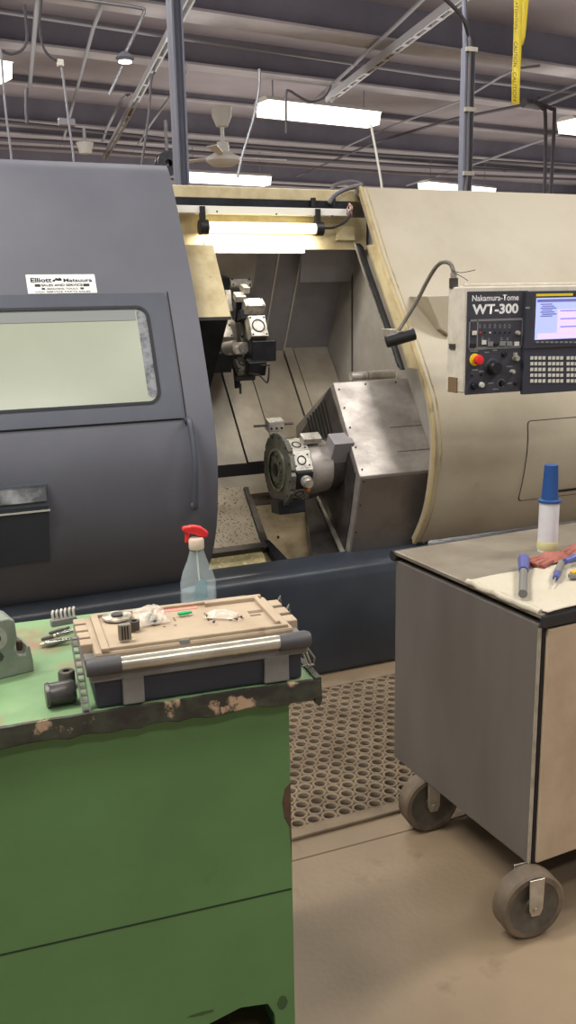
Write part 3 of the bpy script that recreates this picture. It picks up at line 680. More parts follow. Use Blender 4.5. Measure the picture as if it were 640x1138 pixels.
# cylinder and cable nook on top of housing
q0 = at(388, 420, X=HX+.12); M().cyl((2.02, 3.80, 1.30), (2.16, 3.80, 1.30), .022, n=18).build('top_cylinder', zinc, lathe)
M().cyl((1.93, 3.80, 1.30), (2.01, 3.80, 1.30), .020, n=18).build('top_cylinder', steel, lathe)

# ---- lower turret
TC = at(308, 522, X=1.5)
lt = thing('x', 'x', 'x'); bpy.data.objects.remove(lt)
def ringpts(c, r, n, ph=0): return [Vector((c.x, c.y+r*math.cos(2*math.pi*k/n+ph), c.z+r*math.sin(2*math.pi*k/n+ph))) for k in range(n)]
def sectr(c, R_, r_, n, w, ph=0):
    pts = []
    for k in range(n):
        a = 2*math.pi*k/n+ph; h = math.pi/n
        for (rr, aa) in ((R_, a-h*w), (R_, a+h*w), (r_, a+h*.95)): pts.append(Vector((c.x, c.y+rr*math.cos(aa), c.z+rr*math.sin(aa))))
    return pts
lt = M().prism(sectr(TC, .168, .158, 12, .7, .2), (.022, 0, 0)).build('lower_turret', turret_m, lathe, bevel=.002)
c2 = TC+Vector((.022, 0, 0)); M().prism(ringpts(c2, .14, 10, .2+math.pi/10), (.095, 0, 0)).build('turret_drum', steel, lt, bevel=.003)
M().lathe([(.0, 0), (.122, 0), (.124, .5), (.118, 1), (.09, 1), (.0, 1)], TC+Vector((.107, 0, 0)), (.12, 0, 0), 40).build('turret_hub', brushed, lt)
M().cyl(TC+Vector((.227, .02, 0)), TC+Vector((.31, .02, 0)), .12, n=32).build('turret_neck', steel_dk, lt)
M().lathe([(.085, 0), (.098, 0), (.098, 1), (.085, 1)], TC-Vector((.006, 0, 0)), (.006, 0, 0), 40).build('disc_ring', mat('green_grey_steel', (150,154,132), .35, .6, (96,100,84), 40), lt)
M().lathe([(.0, 0), (.045, 0), (.082, 1), (.0, 1)], TC-Vector((.008, 0, 0)), (.008, 0, 0), 40).build('disc_center', mat('green_grey_dark', (118,122,106), .4, .5, (74,76,64), 50), lt)
M().lathe([(0, 0), (.028, 0), (.034, 1), (0, 1)], TC-Vector((.010, 0, 0)), (.004, 0, 0), 24).build('disc_bore', bolt_m, lt)
mm = M()
for k in range(10):
    a = 2*math.pi*k/10; P = TC+Vector((-.008, .066*math.cos(a), .066*math.sin(a))); mm.cyl(P, P-Vector((.002, 0, 0)), .006, n=8)
for k in range(12):
    a = 2*math.pi*k/12+.2; P = TC+Vector((-.001, .15*math.cos(a), .15*math.sin(a))); mm.cyl(P, P-Vector((.002, 0, 0)), .005, n=8)
mm.build('disc_bolts', bolt_m, lt)
# station faces with bolt patterns, facing outwards around the drum
def station(c, ang, par, kind):
    u = Vector((0, math.cos(ang), math.sin(ang))); w = Vector((0, -math.sin(ang), math.cos(ang))); x = Vector((1, 0, 0))
    P = c+u*.131
    rot = Matrix((x, w, u)).transposed()
    pad = M().box(P+x*.047, (.090, .074, .007), rot).build('station_pad', steel, par, bevel=.002)
    mm = M()
    for a in (-.032, .032):
        for b in (-.024, .024): Q = P+x*(.045+a)+w*b+u*.003; mm.cyl(Q, Q+u*.002, .0045, n=8)
    mm.lathe([(.016, 0), (.022, 0), (.022, 1), (.016, 1)], P+x*.045+u*.003, u*.002, 24)
    mm.build('station_bolts', bolt_m, pad)
    if kind == 'tool':
        h = M().box(P+x*.045+u*.012, (.080, .078, .026), rot).build('tool_holder', black, par, bevel=.004)
        M().lathe([(0, 0), (.026, 0), (.026, .5), (.019, .55), (.019, 1), (0, 1)], P+x*.05+u*.02, u*.045, 20).build('collet_nut', steel, h)
    if kind == 'block':
        h = M().box(P+x*.02+u*.035, (.13, .10, .065), rot).build('tool_holder', black, par, bevel=.005)
        M().box(P+x*.0+u*.02+w*.03, (.02, .03, .08), rot).build('insert_clamp', steel_dk, h); M().cyl(P+x*.08+u*.05, P+x*.08+u*.07, .014, n=12).build('coolant_nozzle', blackp, h)
base_ang = .2+math.pi/10
for k in range(10):
    a = base_ang+math.pi/10+2*math.pi*k/10
    kinds = {5: 'tool', 7: 'block'}
    a_deg = math.degrees(a) % 360
    kd = 'tool' if 160 < a_deg <= 196 else 'block' if 232 < a_deg <= 268 else ''
    station(c2, a, lt, kd)
q = c2+Vector((.07, -.125, -.075)); M().box(q, (.02, .02, .02)).build('orange_plug', orange, lt, bevel=.004)
# boring block at top of the disc
q = at(305, 472, X=1.52)
bb = M().box(q, (.075, .05, .05), Matrix.Rotation(.3, 3, 'X')).build('boring_block', steel, lt, bevel=.003)
M().cyl(q+Vector((-.1, 0, -.0)), q+Vector((.09, 0, 0)), .006, n=10).build('boring_bar', steel_dk, bb)
mm = M()
for a in (-.025, 0, .025):
    for b in (-.014, .014): Q = q+Vector((a, -.022, b)); mm.cyl(Q, Q-Vector((0, .006, 0)), .005, n=8)
mm.build('block_screws', bolt_m, bb)
# bracket between hub and headstock
q = TC+Vector((.235, -.09, .09)); M().box(q+Vector((.03, 0, 0)), (.10, .08, .11), Matrix.Rotation(.5, 3, 'X')).build('neck_bracket', sheet_grey, lt, bevel=.003)
q = at(345, 487, X=1.64); M().box(q, (.09, .05, .03), Matrix.Rotation(.5, 3, 'X')).build('coolant_block', steel, lt, bevel=.004)
# way cover below the turret
tpl([(338, 556), (352, 552), (392, 640), (352, 650)], .07, sheet_grey, 'slide_plate', .02).data.materials[0] = steel_dk
tpl([(352, 552), (355, 550), (392, 632), (388, 636)], .09, zinc, 'slide_edge', .01)

# ---- left headstock guard
GX = 1.25
def gp(px, py, X=GX): return at(px, py, X=X)
P1, P2, P3 = gp(237, 272), gp(257, 352), gp(233, 437)
gd = (P2-P1)
back = Vector((0, .5, -.02))
gg = M().prism([P1, P2, P2+Vector((0, .46, -.0)), P1+Vector((0, .40, 0))], (-.35, 0, 0)).build('spindle_guard', beige_dirty, lathe, bevel=.003)
# dark skirt under guard
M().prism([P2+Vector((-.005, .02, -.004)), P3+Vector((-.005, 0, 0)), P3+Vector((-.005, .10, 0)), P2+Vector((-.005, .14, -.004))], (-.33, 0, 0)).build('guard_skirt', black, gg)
M().prism([P2+Vector((0, 0, 0)), P2+Vector((0, .5, 0)), P2+Vector((0, .5, -.03)), P2+Vector((0, 0, -.012))], (-.34, 0, 0)).build('guard_lip', steel_dk, gg)

# ---- upper turret
UC = at(262, 380, X=1.5)
def ub(px, py, X, dims, rx, name, m_, par, bevel=.003, rz=0):
    q = at(px, py, X=X); rot = Matrix.Rotation(rz, 3, 'Z') @ Matrix.Rotation(rx, 3, 'X')
    return M().box(q, dims, rot).build(name, m_, par, bevel=bevel)
cx_ = at(270, 372, X=1.52)
ut = M().prism(ringpts(cx_+Vector((.01, .17, 0)), .16, 12, .1), (.075, 0, 0)).build('upper_turret', steel, lathe, bevel=.003)
M().prism(sectr(cx_+Vector((-.01, .17, 0)), .175, .162, 12, .7, .36), (.02, 0, 0)).build('turret_disc', turret_m, ut, bevel=.002)
M().cyl(cx_+Vector((-.25, .17, 0)), cx_+Vector((-.01, .17, 0)), .11, n=32).build('turret_hub', brushed, ut)
for k in range(12): station(cx_+Vector((.005, .17, 0)), .1+math.pi/12+2*math.pi*k/12, ut, '')
tilt = -.45
def face(px, py, X, w, h, th, name, m_, par, bolts=True, ring=0, tl=tilt, bevel=.003):
    q = at(px, py, X=X); rot = Matrix.Rotation(tl, 3, 'X'); o = M().box(q, (w, th, h), rot).build(name, m_, par, bevel=bevel)
    f_ = rot @ Vector((0, -1, 0)); mm = M()
    if bolts:
        for a in (-.4, .4):
            for b in (-.4, .4): Q = q+f_*th/2+rot @ Vector((a*w, 0, b*h)); mm.cyl(Q, Q+f_*.002, .005, n=8)
    if ring: mm.lathe([(ring*.8, 0), (ring, 0), (ring, 1), (ring*.8, 1)], q+f_*th/2, f_*.002, 24)
    if mm.v: mm.build('bolt_pattern', bolt_m, o)
    return o
face(285, 365, 1.56, .085, .105, .06, 'station_face', steel, ut, True, .033)
h = face(289, 389, 1.58, .125, .10, .11, 'tool_holder', black, ut, True, 0, .05, .006)
ub(263, 389, 1.47, (.09, .04, .04), 0, 'tool_shank', steel, h)
M().cyl(at(262, 387, X=1.48), at(272, 386, X=1.50), .026, n=20).build('holder_collar', steel, h)
face(281, 342, 1.56, .10, .06, .07, 'tool_block', steel, ut, True, 0, -.9, .004)
face(277, 351, 1.55, .12, .045, .08, 'tool_holder', black, ut, False, 0, -.2, .004)
h2 = ub(264, 343, 1.50, (.035, .05, .12), .3, 'tool_holder', black, ut, .005)
ub(266, 330, 1.50, (.05, .05, .03), .5, 'tool_tip', steel, h2)
ub(272, 321, 1.53, (.03, .06, .03), .3, 'tool_tip', steel, h2)
face(267, 315, 1.55, .11, .035, .03, 'boring_block', steel, ut, True)
ub(247, 318, 1.46, (.05, .06, .09), .2, 'tool_block', black, ut)
ub(253, 335, 1.47, (.03, .04, .10), -.2, 'tool_shank', steel, ut)
face(247, 372, 1.43, .08, .07, .07, 'spindle_nose', steel, ut, True, 0, -.6)
M().cyl(at(250, 388, X=1.42), at(262, 386, X=1.46), .034, n=24).build('spindle_ring', brushed, ut)
ub(244, 400, 1.40, (.10, .08, .10), .3, 'tool_holder', black, ut)
face(268, 407, 1.50, .055, .09, .04, 'station_face', steel, ut, True, .018, -.9)
ub(284, 408, 1.54, (.09, .05, .07), .4, 'tool_holder', black, ut)
ub(272, 420, 1.51, (.10, .03, .02), .2, 'tool_shank', steel_dk, ut)
ub(263, 420, 1.49, (.022, .03, .10), -.2, 'tool_shank', black, ut)
ub(267, 432, 1.50, (.010, .015, .05), 0, 'tool_tip', steel_dk, ut)
M().cyl(at(288, 406, X=1.55), at(300, 406, X=1.58), .004, n=8).build('coolant_pipe', steel_dk, ut)
M().tube([at(275, 415, X=1.5), at(288, 417, X=1.5), at(297, 425, X=1.5), at(299, 408, X=1.5)], .004, smoothn=5).build('coolant_pipe', steel_dk, ut)

# ---- sensor / lock on the cover edge and hose to the panel
sen = M().cyl(at(429, 380, Y=3.40), at(461, 371, Y=3.36), .026, n=24).build('door_lock', blackp, lathe, bevel=.003)
M().cyl(at(437, 378, Y=3.395), at(440, 377, Y=3.39), .028, n=24).build('lock_band', steel_dk, sen)
M().box(at(432, 372, Y=3.45), (.03, .08, .05)).build('lock_bracket', zinc, sen, bevel=.003)
PY = 3.0
hose = [at(443, 367, Y=3.38), at(450, 356, Y=3.37), at(463, 335, Y=3.32), at(476, 310, Y=3.25), at(486, 295, Y=3.18), at(494, 291, Y=3.12), at(501, 294, Y=3.1), at(504, 304, Y=3.09), at(504, 318, Y=3.09)]
M().tube(hose, .0085, n=12, smoothn=8).build('panel_hose', hose_m, lathe)
M().cyl(at(504, 303, Y=3.09), at(504, 309, Y=3.09), .013, n=12).build('hose_fitting', zinc, lathe)
M().cyl(at(504, 309, Y=3.09), at(504, 320, Y=3.09), .018, n=8).build('hose_gland', steel_dk, lathe)
M().tube([at(502, 300, Y=3.09), at(512, 303, Y=3.05), at(528, 300, Y=3.0)], .0015, n=5, smoothn=4).build('loose_tie', steel_dk, lathe)
M().tube([at(503, 302, Y=3.09), at(514, 308, Y=3.02), at(520, 312, Y=3.0)], .0015, n=5, smoothn=4).build('loose_tie', steel_dk, lathe)

# ================================================================== CONTROL PANEL (part of the lathe)
def pz(px, py, d=0): return at(px, py, Y=PY-d)
c0 = pz(516, 318.5); c1 = pz(514, 437)
X0, Z1, Z0 = c0.x, c0.z, c1.z; X1 = 2.74
panel = M().bb((X0, PY, Z0), (X1, PY+.112, Z1)).build('control_panel', panel_box, lathe, bevel=.006)
M().bb((X0+.06, PY+.05, Z1), (X1-.06, PY+.10, Z1+.012)).build('top_cover', panel_box, panel, bevel=.003)
def zoomp(x, y): return (500+x*.21875, 300+y*.21875)
def pbox(xa, ya, xb, yb, d0, d1, name, m_, par=panel, bevel=0, z=True):
    a = pz(*zoomp(xa, ya)); b = pz(*zoomp(xb, yb))
    return M().bb((a.x, PY-d1, b.z), (b.x, PY-d0, a.z)).build(name, m_, par, bevel=bevel)
pbox(88, 110, 374, 615, 0, .003, 'button_plate', panel_blk)
pbox(374, 108, 760, 383, 0, .022, 'monitor_bezel', bezel, bevel=.003)
pbox(364, 396, 760, 604, 0, .018, 'keyboard_plate', bezel, bevel=.003)
pbox(404, 136, 650, 360, .022, .0225, 'monitor_edge', panel_blk)
pbox(420, 143, 646, 345, .0225, .024, 'monitor_screen', screen_m)
def sp(xa, ya, xb, yb, m_, name='screen_area'): return pbox(xa, ya, xb, yb, .024, .0243, name, m_)
sp(528, 200, 640, 318, screen_p); sp(424, 150, 640, 160, screen_t); 
for k in range(7): sp(440 + 8*(k % 2), 172+k*10, 500 + 10*(k % 3), 176+k*10, screen_t, 'screen_text')
for k in range(3): sp(540, 205+k*40, 632, 208+k*40, screen_t, 'screen_text')
sp(424, 322, 640, 342, screen_p)
pbox(420, 122, 605, 131, .022, .023, 'yellow_label', yellow)
a = pz(*zoomp(386, 205), .0225); text('FANUC', pz(*zoomp(384, 196), .0225), (1, 0, 0), (0, 0, 1), .006, pwhite, panel, w=.02)
for k in range(10): pbox(418+k*24, 362, 434+k*24, 370, .022, .024, 'soft_key', keyg)
a = pz(*zoomp(112, 158), .0032); b = pz(*zoomp(348, 158), .0032)
text('Nakamura-Tome', a, (1, 0, 0), (0, 0, 1), .022, pwhite, panel, w=b.x-a.x, bold=.012)
a = pz(*zoomp(112, 224), .0032); b = pz(*zoomp(346, 224), .0032)
text('WT-300', a, (1, 0, 0), (0, 0, 1), .035, pwhite, panel, w=b.x-a.x, bold=.035)
# outlines
for (xa, ya, xb, yb) in ((95, 252, 366, 254), (95, 252, 97, 395), (95, 393, 366, 395), (136, 254, 138, 393), (364, 252, 366, 395)):
    pbox(xa, ya, xb, yb, .003, .0033, 'panel_line', keyg)
# small symbol marks row
for k, x in enumerate((152, 176, 202, 228, 254, 278, 302)):
    mm = M(); q = pz(*zoomp(x, 285), .0032)
    mm.lathe([(.0035, 0), (.0055, 0), (.0055, 1), (.0035, 1)], q, (0, -.0004, 0), 10); mm.box(q+Vector((0, 0, -.007)), (.010, .0006, .0018)); mm.box(q+Vector((0, 0, .007)), (.004, .0006, .003)); mm.build('symbol', keyg, panel)
    q = pz(*zoomp(x, 318), .003); M().cyl(q, q-Vector((0, .004, 0)), .0035, n=10).build('indicator_lamp', red if k in (0,) else (keyp if k == 2 else bolt_m), panel)
for (x, y) in ((262, 348), (292, 348), (197, 352), (165, 345)):
    q = pz(*zoomp(x, y), .0032); mm = M().lathe([(.003, 0), (.005, 0), (.005, 1), (.003, 1)], q, (0, -.0004, 0), 8); mm.box(q-Vector((0, 0, .006)), (.012, .0006, .002)); mm.build('symbol', keyg, panel)
def btn(x, y, w, h, m_, d=.009, name='push_button'): return pbox(x-w/2, y-h/2, x+w/2, y+h/2, .003, d, name, m_, bevel=.001)
btn(119, 320, 22, 20, keyp); btn(112, 320, 18, 22, bolt_m, .005, 'button_recess'); btn(113, 383, 30, 20, bolt_m)
btn(168, 368, 20, 22, keyp); btn(200, 376, 26, 22, keyg); btn(228, 380, 18, 16, bolt_m); btn(263, 374, 28, 22, keyg); btn(297, 375, 26, 22, keyg); btn(334, 375, 22, 20, keyp)
def rnd(x, y, r, m_, d=.02, name='knob', taper=.9, par=panel, d0=.003):
    q = pz(*zoomp(x, y), d0)
    return M().lathe([(0, 0), (r, 0), (r*taper, .8), (r*taper*.85, 1), (0, 1)], q, (0, -d, 0), 24).build(name, m_, par)
es = rnd(125, 456, .024, yellow, .004, 'estop_ring', .98)
q = pz(*zoomp(130, 456), .007)
M().lathe([(0, 0), (.010, 0), (.010, .35), (.018, .4), (.020, .6), (.017, .9), (0, 1)], q, (0, -.034, 0), 24).build('emergency_stop', red, panel)
rnd(214, 492, .034, mat('handwheel_base', (58,60,66), .4), .008, 'handwheel_base', .97); 
hw = rnd(218, 496, .029, blackp, .030, 'handwheel', .93, d0=.01)
rnd(272, 428, .011, blackp, .014, 'selector'); rnd(330, 448, .013, zinc, .02, 'key_switch'); q = pz(*zoomp(332, 432), .02); M().box(q, (.012, .012, .018)).build('key_bow', zinc, panel)
rnd(312, 516, .009, zinc, .018, 'toggle_switch'); rnd(118, 588, .015, black, .018, 'push_knob'); rnd(158, 584, .0115, keyp, .012, 'push_knob'); rnd(260, 576, .012, blackp, .014, 'selector')
mm = M(); q = pz(*zoomp(260, 576), .0032); mm.lathe([(.016, 0), (.018, 0), (.018, 1), (.016, 1)], q, (0, -.0004, 0), 24); mm.build('dial_scale', keyg, panel)
rnd(332, 575, .008, bolt_m, .012, 'toggle_switch'); rnd(112, 530, .007, steel_dk, .012, 'toggle_switch'); rnd(156, 532, .005, bolt_m, .01, 'toggle_switch'); rnd(340, 320, .009, zinc, .015, 'key_switch')
for (x, y, w) in ((185, 418, 22), (225, 408, 24), (300, 490, 30), (205, 575, 26), (300, 575, 22), (230, 605, 30), (120, 412, 40), (125, 508, 30), (158, 515, 26)):
    pbox(x-w/2, y-2.5, x+w/2, y+2.5, .003, .0034, 'legend', keyg)
key0 = None
for gx in (400, 490, 584):
    for r in range(5):
        for c in range(4):
            x = gx+c*20.5; y = 446+r*29
            k = pbox(x-6.5, y-8, x+6.5, y+8, .018, .0205, 'key', keyp)
# left side hinge plate & side details
q = at(504, 385, X=X0); M().bb((X0-.006, PY+.05, q.z-.01), (X0, PY+.09, q.z+.01)).build('side_catch', steel_dk, panel)
q = at(506, 428, X=X0); M().bb((X0-.006, PY+.03, q.z-.03), (X0, PY+.09, q.z+.03)).build('hinge_plate', mat('worn_brown', (120,98,72), .6), panel)

# ================================================================== RUBBER MAT
mroot = thing('rubber_mat', 'tan rubber drainage mat with round holes on the floor in front of the machine', 'floor mat', (1.1, 2.8, 0))
p_ = .056; rh = p_*math.sqrt(3)/2; mx0, mx1, my0, my1 = -.35, 2.45, 2.36, 3.30
NS = 12; cs_ = [(math.cos(2*math.pi*k/NS), math.sin(2*math.pi*k/NS)) for k in range(NS)]
vs = []; fs = []; row = 0; y = my0+.02
while y < my1-.015:
    x = mx0+.02+(p_/2 if row % 2 else 0)
    while x < mx1-.015:
        o0 = len(vs)
        for (r_, z_) in ((p_*.515, 0.001), (p_*.515, .011), (p_*.475, .015), (p_*.37, .015), (p_*.33, .012), (p_*.33, .001)):
            for c_, s_ in cs_: vs.append((x+r_*c_, y+r_*s_, z_))
        for i in range(5):
            for k in range(NS): fs.append((o0+i*NS+k, o0+i*NS+(k+1) % NS, o0+(i+1)*NS+(k+1) % NS, o0+(i+1)*NS+k))
        x += p_
    y += rh; row += 1
mm = M(); mm.v = [Vector(v) for v in vs]; mm.f = fs; mm.sm = [False]*len(fs)
me = bpy.data.meshes.new('hole_grid'); me.from_pydata([(v[0]-1.1, v[1]-2.8, v[2]) for v in vs], [], fs); me.materials.append(rubber_mat)
og = bpy.data.objects.new('hole_grid', me); C.objects.link(og); og.parent = mroot
mb = M(); bw = .05
for (a, b, c, d, e, f_) in ((mx0-bw, my0-.045, mx1+bw, my0+.006, 0, 0), (mx0-bw, my1-.01, mx1+bw, my1+.05, 0, 0), (mx0-bw, my0, mx0+.006, my1, 0, 0), (mx1-.006, my0, mx1+bw, my1, 0, 0)):
    mb.bb((a, b, .0), (c, d, .014))
mb.build('mat_border', rubber_mat, mroot, bevel=.004)
M().bb((mx0, my0, .0), (mx1, my1, .0012)).build('dark_underlay', mat('mat_hole_dark', (48,40,32), .8), mroot)  # dark sheet added under the mat to make its holes look dark

# ================================================================== GREEN BENCH
ba = rad(-4.914); G = Vector((.633, 1.521, 0))
bex = Vector((math.cos(ba), math.sin(ba), 0)); bey = Vector((-math.sin(ba), math.cos(ba), 0))
def bw_(x, y, z): return G+bex*x+bey*y+Vector((0, 0, z))
def bz(px, py, z): P = at(px, py, Z=z)-G; return Vector((P.dot(bex), P.dot(bey), z))
def bfr(px, py, off): P = onp(px, py, G+bey*off, bey)-G; return Vector((P.dot(bex), off, P.z))
bench = thing('workbench', 'green steel workbench with a chipped dark edge in the left foreground', 'workbench', tuple(G), ba)
W0 = -1.05; DPB = .52; TZ = .930
def LM(mm, name, m_, par, **k): return mm.build(name, m_, par, local=True, **k)
# body front with arch cut
front = [(0, 0, .889), (W0, 0, .889), (W0, 0, .06), (-.30, 0, .06), (-.26, 0, .14), (-.19, 0, .18), (-.12, 0, .2), (-.06, 0, .192), (-.045, 0, .16), (-.04, 0, 0), (0, 0, 0)]
LM(M().prism(front, (0, .012, 0)), 'front_panel', green_side, bench)
LM(M().bb((-.012, .012, 0), (0, DPB, .889)).bb((W0, .012, .06), (W0+.012, DPB, .889)).bb((W0, DPB-.012, .06), (0, DPB, .889)).bb((W0+.02, .02, .2), (-.02, DPB-.02, .212)), 'cabinet_body', green_side, bench)
LM(M().prism([(W0, -.0008, .456), (-.002, -.0008, .459), (-.002, -.0008, .455), (W0, -.0008, .452)], (0, .001, 0)), 'panel_seam', mat('dark_green_seam', (30,50,26), .7), bench)
LM(M().prism([(0, -.001, .70), (-.012, -.001, .69), (-.018, -.001, .66), (-.014, -.001, .625), (-.003, -.001, .60), (0, -.001, .52)], (0, .002, 0)), 'bare_patch', rust, bench)
sc_m = mat('scuffed_paint', (74,62,46), .7, 0, (58,84,48), 40, .42, .5)
for (xa, za, xb, zb) in ((-.30, .168, -.24, .176), (-.235, .206, -.17, .215), (-.040, .165, -.016, .205)):
    n_ = 8; pts = [((xa+xb)/2+(xb-xa)/2*math.cos(2*math.pi*k/n_)*random.uniform(.75, 1.1), -.0005, (za+zb)/2+(zb-za)/2*math.sin(2*math.pi*k/n_)*random.uniform(.7, 1.1)) for k in range(n_)]
    LM(M().prism(pts, (0, .001, 0)), 'scuff_mark', sc_m, bench)
LM(M().bb((W0-.06, -.026, .893), (.05, DPB, TZ)), 'bench_top', green_top, bench)
mm = M(); nseg = 46; vs = []; x_a, x_b = W0-.06, .056
random.seed(3)
for i in range(nseg+1):
    x = x_a+(x_b-x_a)*i/nseg; j = random.uniform(-.0025, .0025); j2 = random.uniform(-.004, .003)
    vs += [(x, -.026, TZ+.002+j*.6), (x, -.031, TZ+j), (x, -.033, .893+j2), (x, -.026, .888+j2)]
fs = []
for i in range(nseg):
    for k in range(4): fs.append((4*i+k, 4*i+(k+1) % 4, 4*i+4+(k+1) % 4, 4*i+4+k))
fs += [(0, 1, 2, 3), (4*nseg+3, 4*nseg+2, 4*nseg+1, 4*nseg)]
LM(mm.add(vs, fs), 'front_lip', lip_m, bench)
LM(M().prism([(.045, -.03, TZ+.004), (.058, -.03, TZ+.004), (.060, -.03, .885), (.054, -.03, .872), (.046, -.03, .88), (.046, -.03, .88)], (0, .10, 0)), 'torn_corner', lip_m, bench)
LM(M().bb((.046, .02, .885), (.056, DPB, TZ+.001)), 'side_lip', lip_m, bench)
LM(M().bb((W0, .0, 0), (W0+.05, .05, .06)).bb((W0, DPB-.05, 0), (W0+.05, DPB, .06)), 'foot', rust, bench)

# ---- toolbox
BM = MW[bench.name]
tl = BM @ Vector((-.175, .11, TZ))
tb = thing('tool_case', 'grey organiser tool case with a dusty tan lid on the green workbench', 'tool case', tuple(tl), ba)
def LB(mm, name, m_, par, **k):   # coordinates given in bench-local space
    mm.v = [v-Vector((-.175, .11, TZ)) for v in mm.v]; return mm.build(name, m_, par, local=True, **k)
bx0, bx1, by0, by1 = -.385, .036, -.022, .215
zl = 1.034
LB(M().bb((bx0+.012, by0+.006, TZ+.001), (bx1-.012, by1, 1.0)), 'case_body', box_m, tb, bevel=.006)
LB(M().bb((bx0+.004, by0-.002, .985), (bx1-.002, by0+.010, 1.003)).bb((-.325, by0-.003, TZ+.004), (-.285, by0+.008, .99)).bb((-.055, by0-.003, TZ+.004), (-.005, by0+.008, .99)), 'grey_strap', strap_m, tb, bevel=.003)
LB(M().bb((bx0, by0, .995), (bx1, by1, 1.012)), 'lid_rim', strap_m, tb, bevel=.004)
lid = LB(M().bb((bx0+.018, by0+.03, 1.008), (bx1-.02, by1-.004, zl-.004)), 'lid', lid_m, tb, bevel=.006)
# raised rims of the lid panels
def lb(a, b, name, m_=lid_m, par=lid, bevel=.002): return LB(M().bb(a, b), name, m_, par, bevel=bevel)
z1_ = zl+.003
lb((bx0+.03, by0+.03, zl-.006), (bx0+.045, by1-.01, z1_), 'lid_rib'); lb((bx1-.05, by0+.05, zl-.006), (bx1-.04, by1-.02, z1_+.002), 'lid_rib')
lb((-.12, by1-.03, zl-.006), (bx1-.045, by1-.02, z1_+.002), 'lid_rib'); lb((bx0+.04, by1-.016, zl-.006), (bx1-.03, by1-.006, z1_), 'lid_rib'); lb((bx0+.04, by0+.034, zl-.006), (bx1-.03, by0+.042, z1_-.001), 'lid_rib')
lb((-.21, by0+.03, zl-.012), (-.19, by0+.034, zl), 'lid_clip', strap_m)
lb((-.215, by1-.032, zl-.004), (-.135, by1-.018, zl-.0025), 'faded_label', redlab)
mm = M()
for (x, y, w, d) in ((-.225, .13, .004, .02), (-.195, .135, .004, .02), (-.222, .10, .005, .005), (-.2, .10, .005, .005), (-.09, .09, .006, .006), (-.065, .092, .006, .006), (-.03, .12, .03, .014), (-.035, .10, .022, .008), (-.13, .14, .004, .02)):
    mm.box((x, y, zl-.0038), (w, d, .001))
LB(mm, 'lid_marks', mat('dust_marks', (120,98,78), .8), lid)
# corrugated left corner hinges
for k in range(4): lb((bx0-.004, .06+k*.04, 1.0), (bx0+.020, .09+k*.04, 1.03), 'corner_rib')
for k in range(3): lb((bx1-.024, .05+k*.05, 1.0), (bx1+.002, .085+k*.05, 1.028), 'corner_rib')
# handle tube
ya, za = by0-.006, 1.018
hl = LB(M().cyl((bx0+.05, ya, za), (bx1-.055, ya, za), .0135, n=20), 'handle_tube', alu_m, tb)
LB(M().lathe([(0, 0), (.016, 0), (.0175, .15), (.0165, 1), (0, 1)], (bx0-.002, ya, za), (.062, 0, 0), 16), 'handle_end', cap_m, tb)
LB(M().lathe([(0, 0), (.0165, 0), (.0175, .85), (.014, 1), (0, 1)], (bx1-.062, ya, za-.002), (.062, 0, 0), 16), 'handle_end', cap_m, tb)
# ladder strip on left side
mm = M()
for x in (.0, .0125): mm.prism([(bx0-.014+x, -.024, TZ+.001), (bx0-.011+x, -.024, TZ+.001), (bx0-.019+x, .03, 1.058), (bx0-.022+x, .03, 1.058)], (0, .008, 0))
for k in range(11): f_ = k/10.5; mm.bb((bx0-.013-.008*f_, -.022+.054*f_, TZ+.004+k*.0118), (bx0+.001-.008*f_, -.014+.054*f_, TZ+.0075+k*.0118))
LB(mm, 'side_latch_ladder', strap_m, tb)
mm = M()
mm.tube([(bx1, .02, .995), (bx1+.03, .03, TZ+.02), (bx1+.028, .03, TZ+.006), (bx1, .02, TZ+.01)], .0022, n=6); mm.tube([(bx1+.0, .02, .975), (bx1+.012, .02, TZ+.01)], .002, n=6); mm.tube([(bx1+.012, .025, .965), (bx1+.02, .025, TZ+.01)], .002, n=6)
LB(mm, 'side_lattice', alu_m, tb)
mm = M()
for k in range(2):
    y = by1-.02-.06*k; mm.tube([(bx1-.006, y, 1.0), (bx1+.012, y, 1.03), (bx1+.014, y, 1.0), (bx1+.002, y-.01, .99)], .003, n=6)
LB(mm, 'hinge_hook', strap_m, tb)

# ---- items on the tool case (top at zl)
def on_case(name, label, cat, x, y, z=zl, rz=0, group=None):
    w = BM @ Vector((x, y, z)); return thing(name, label, cat, tuple(w), ba+rz, group)
def L0(mm, name, m_, par, **k): return mm.build(name, m_, par, local=True, **k)
# pixel placements
pd = bz(130, 684, zl+.004); ps = bz(139, 711, zl)
t = on_case('plastic_reel', 'flat round clear reel lying on the left of the tan lid', 'reel', pd.x, pd.y)
L0(M().lathe([(.012, 0), (.030, 0), (.030, 1), (.012, 1)], (0, 0, 0), (0, 0, .004), 28), 'reel_disc', mat('reel_clear', (206,200,184), .3, 0, (120,112,98), 40, .4, .6), t)
L0(M().lathe([(.0, 0), (.012, 0), (.012, 1), (.0, 1)], (0, 0, 0), (0, 0, .008), 20), 'reel_core', steel_dk, t)
t = on_case('socket_insert', 'black slotted steel insert standing upright in front of the clear reel', 'machine insert', ps.x, ps.y)
L0(M().box((0, 0, .016), (.024, .012, .032)), 'block', mat('dull_steel', (140,132,118), .4, .5), t, bevel=.002)
mm = M()
for x in (-.005, .0, .005): mm.box((x, -.0065, .016), (.0022, .002, .026))
L0(mm, 'slots', bolt_m, t)
pc = bz(148, 702, zl); t = on_case('round_collar', 'small dark round collar behind the slotted insert', 'collar', pc.x+.004, pc.y+.012)
L0(M().lathe([(.006, 0), (.011, 0), (.011, 1), (.006, 1), (.006, 0)], (0, 0, 0), (0, 0, .018), 20), 'collar_ring', steel_dk, t)
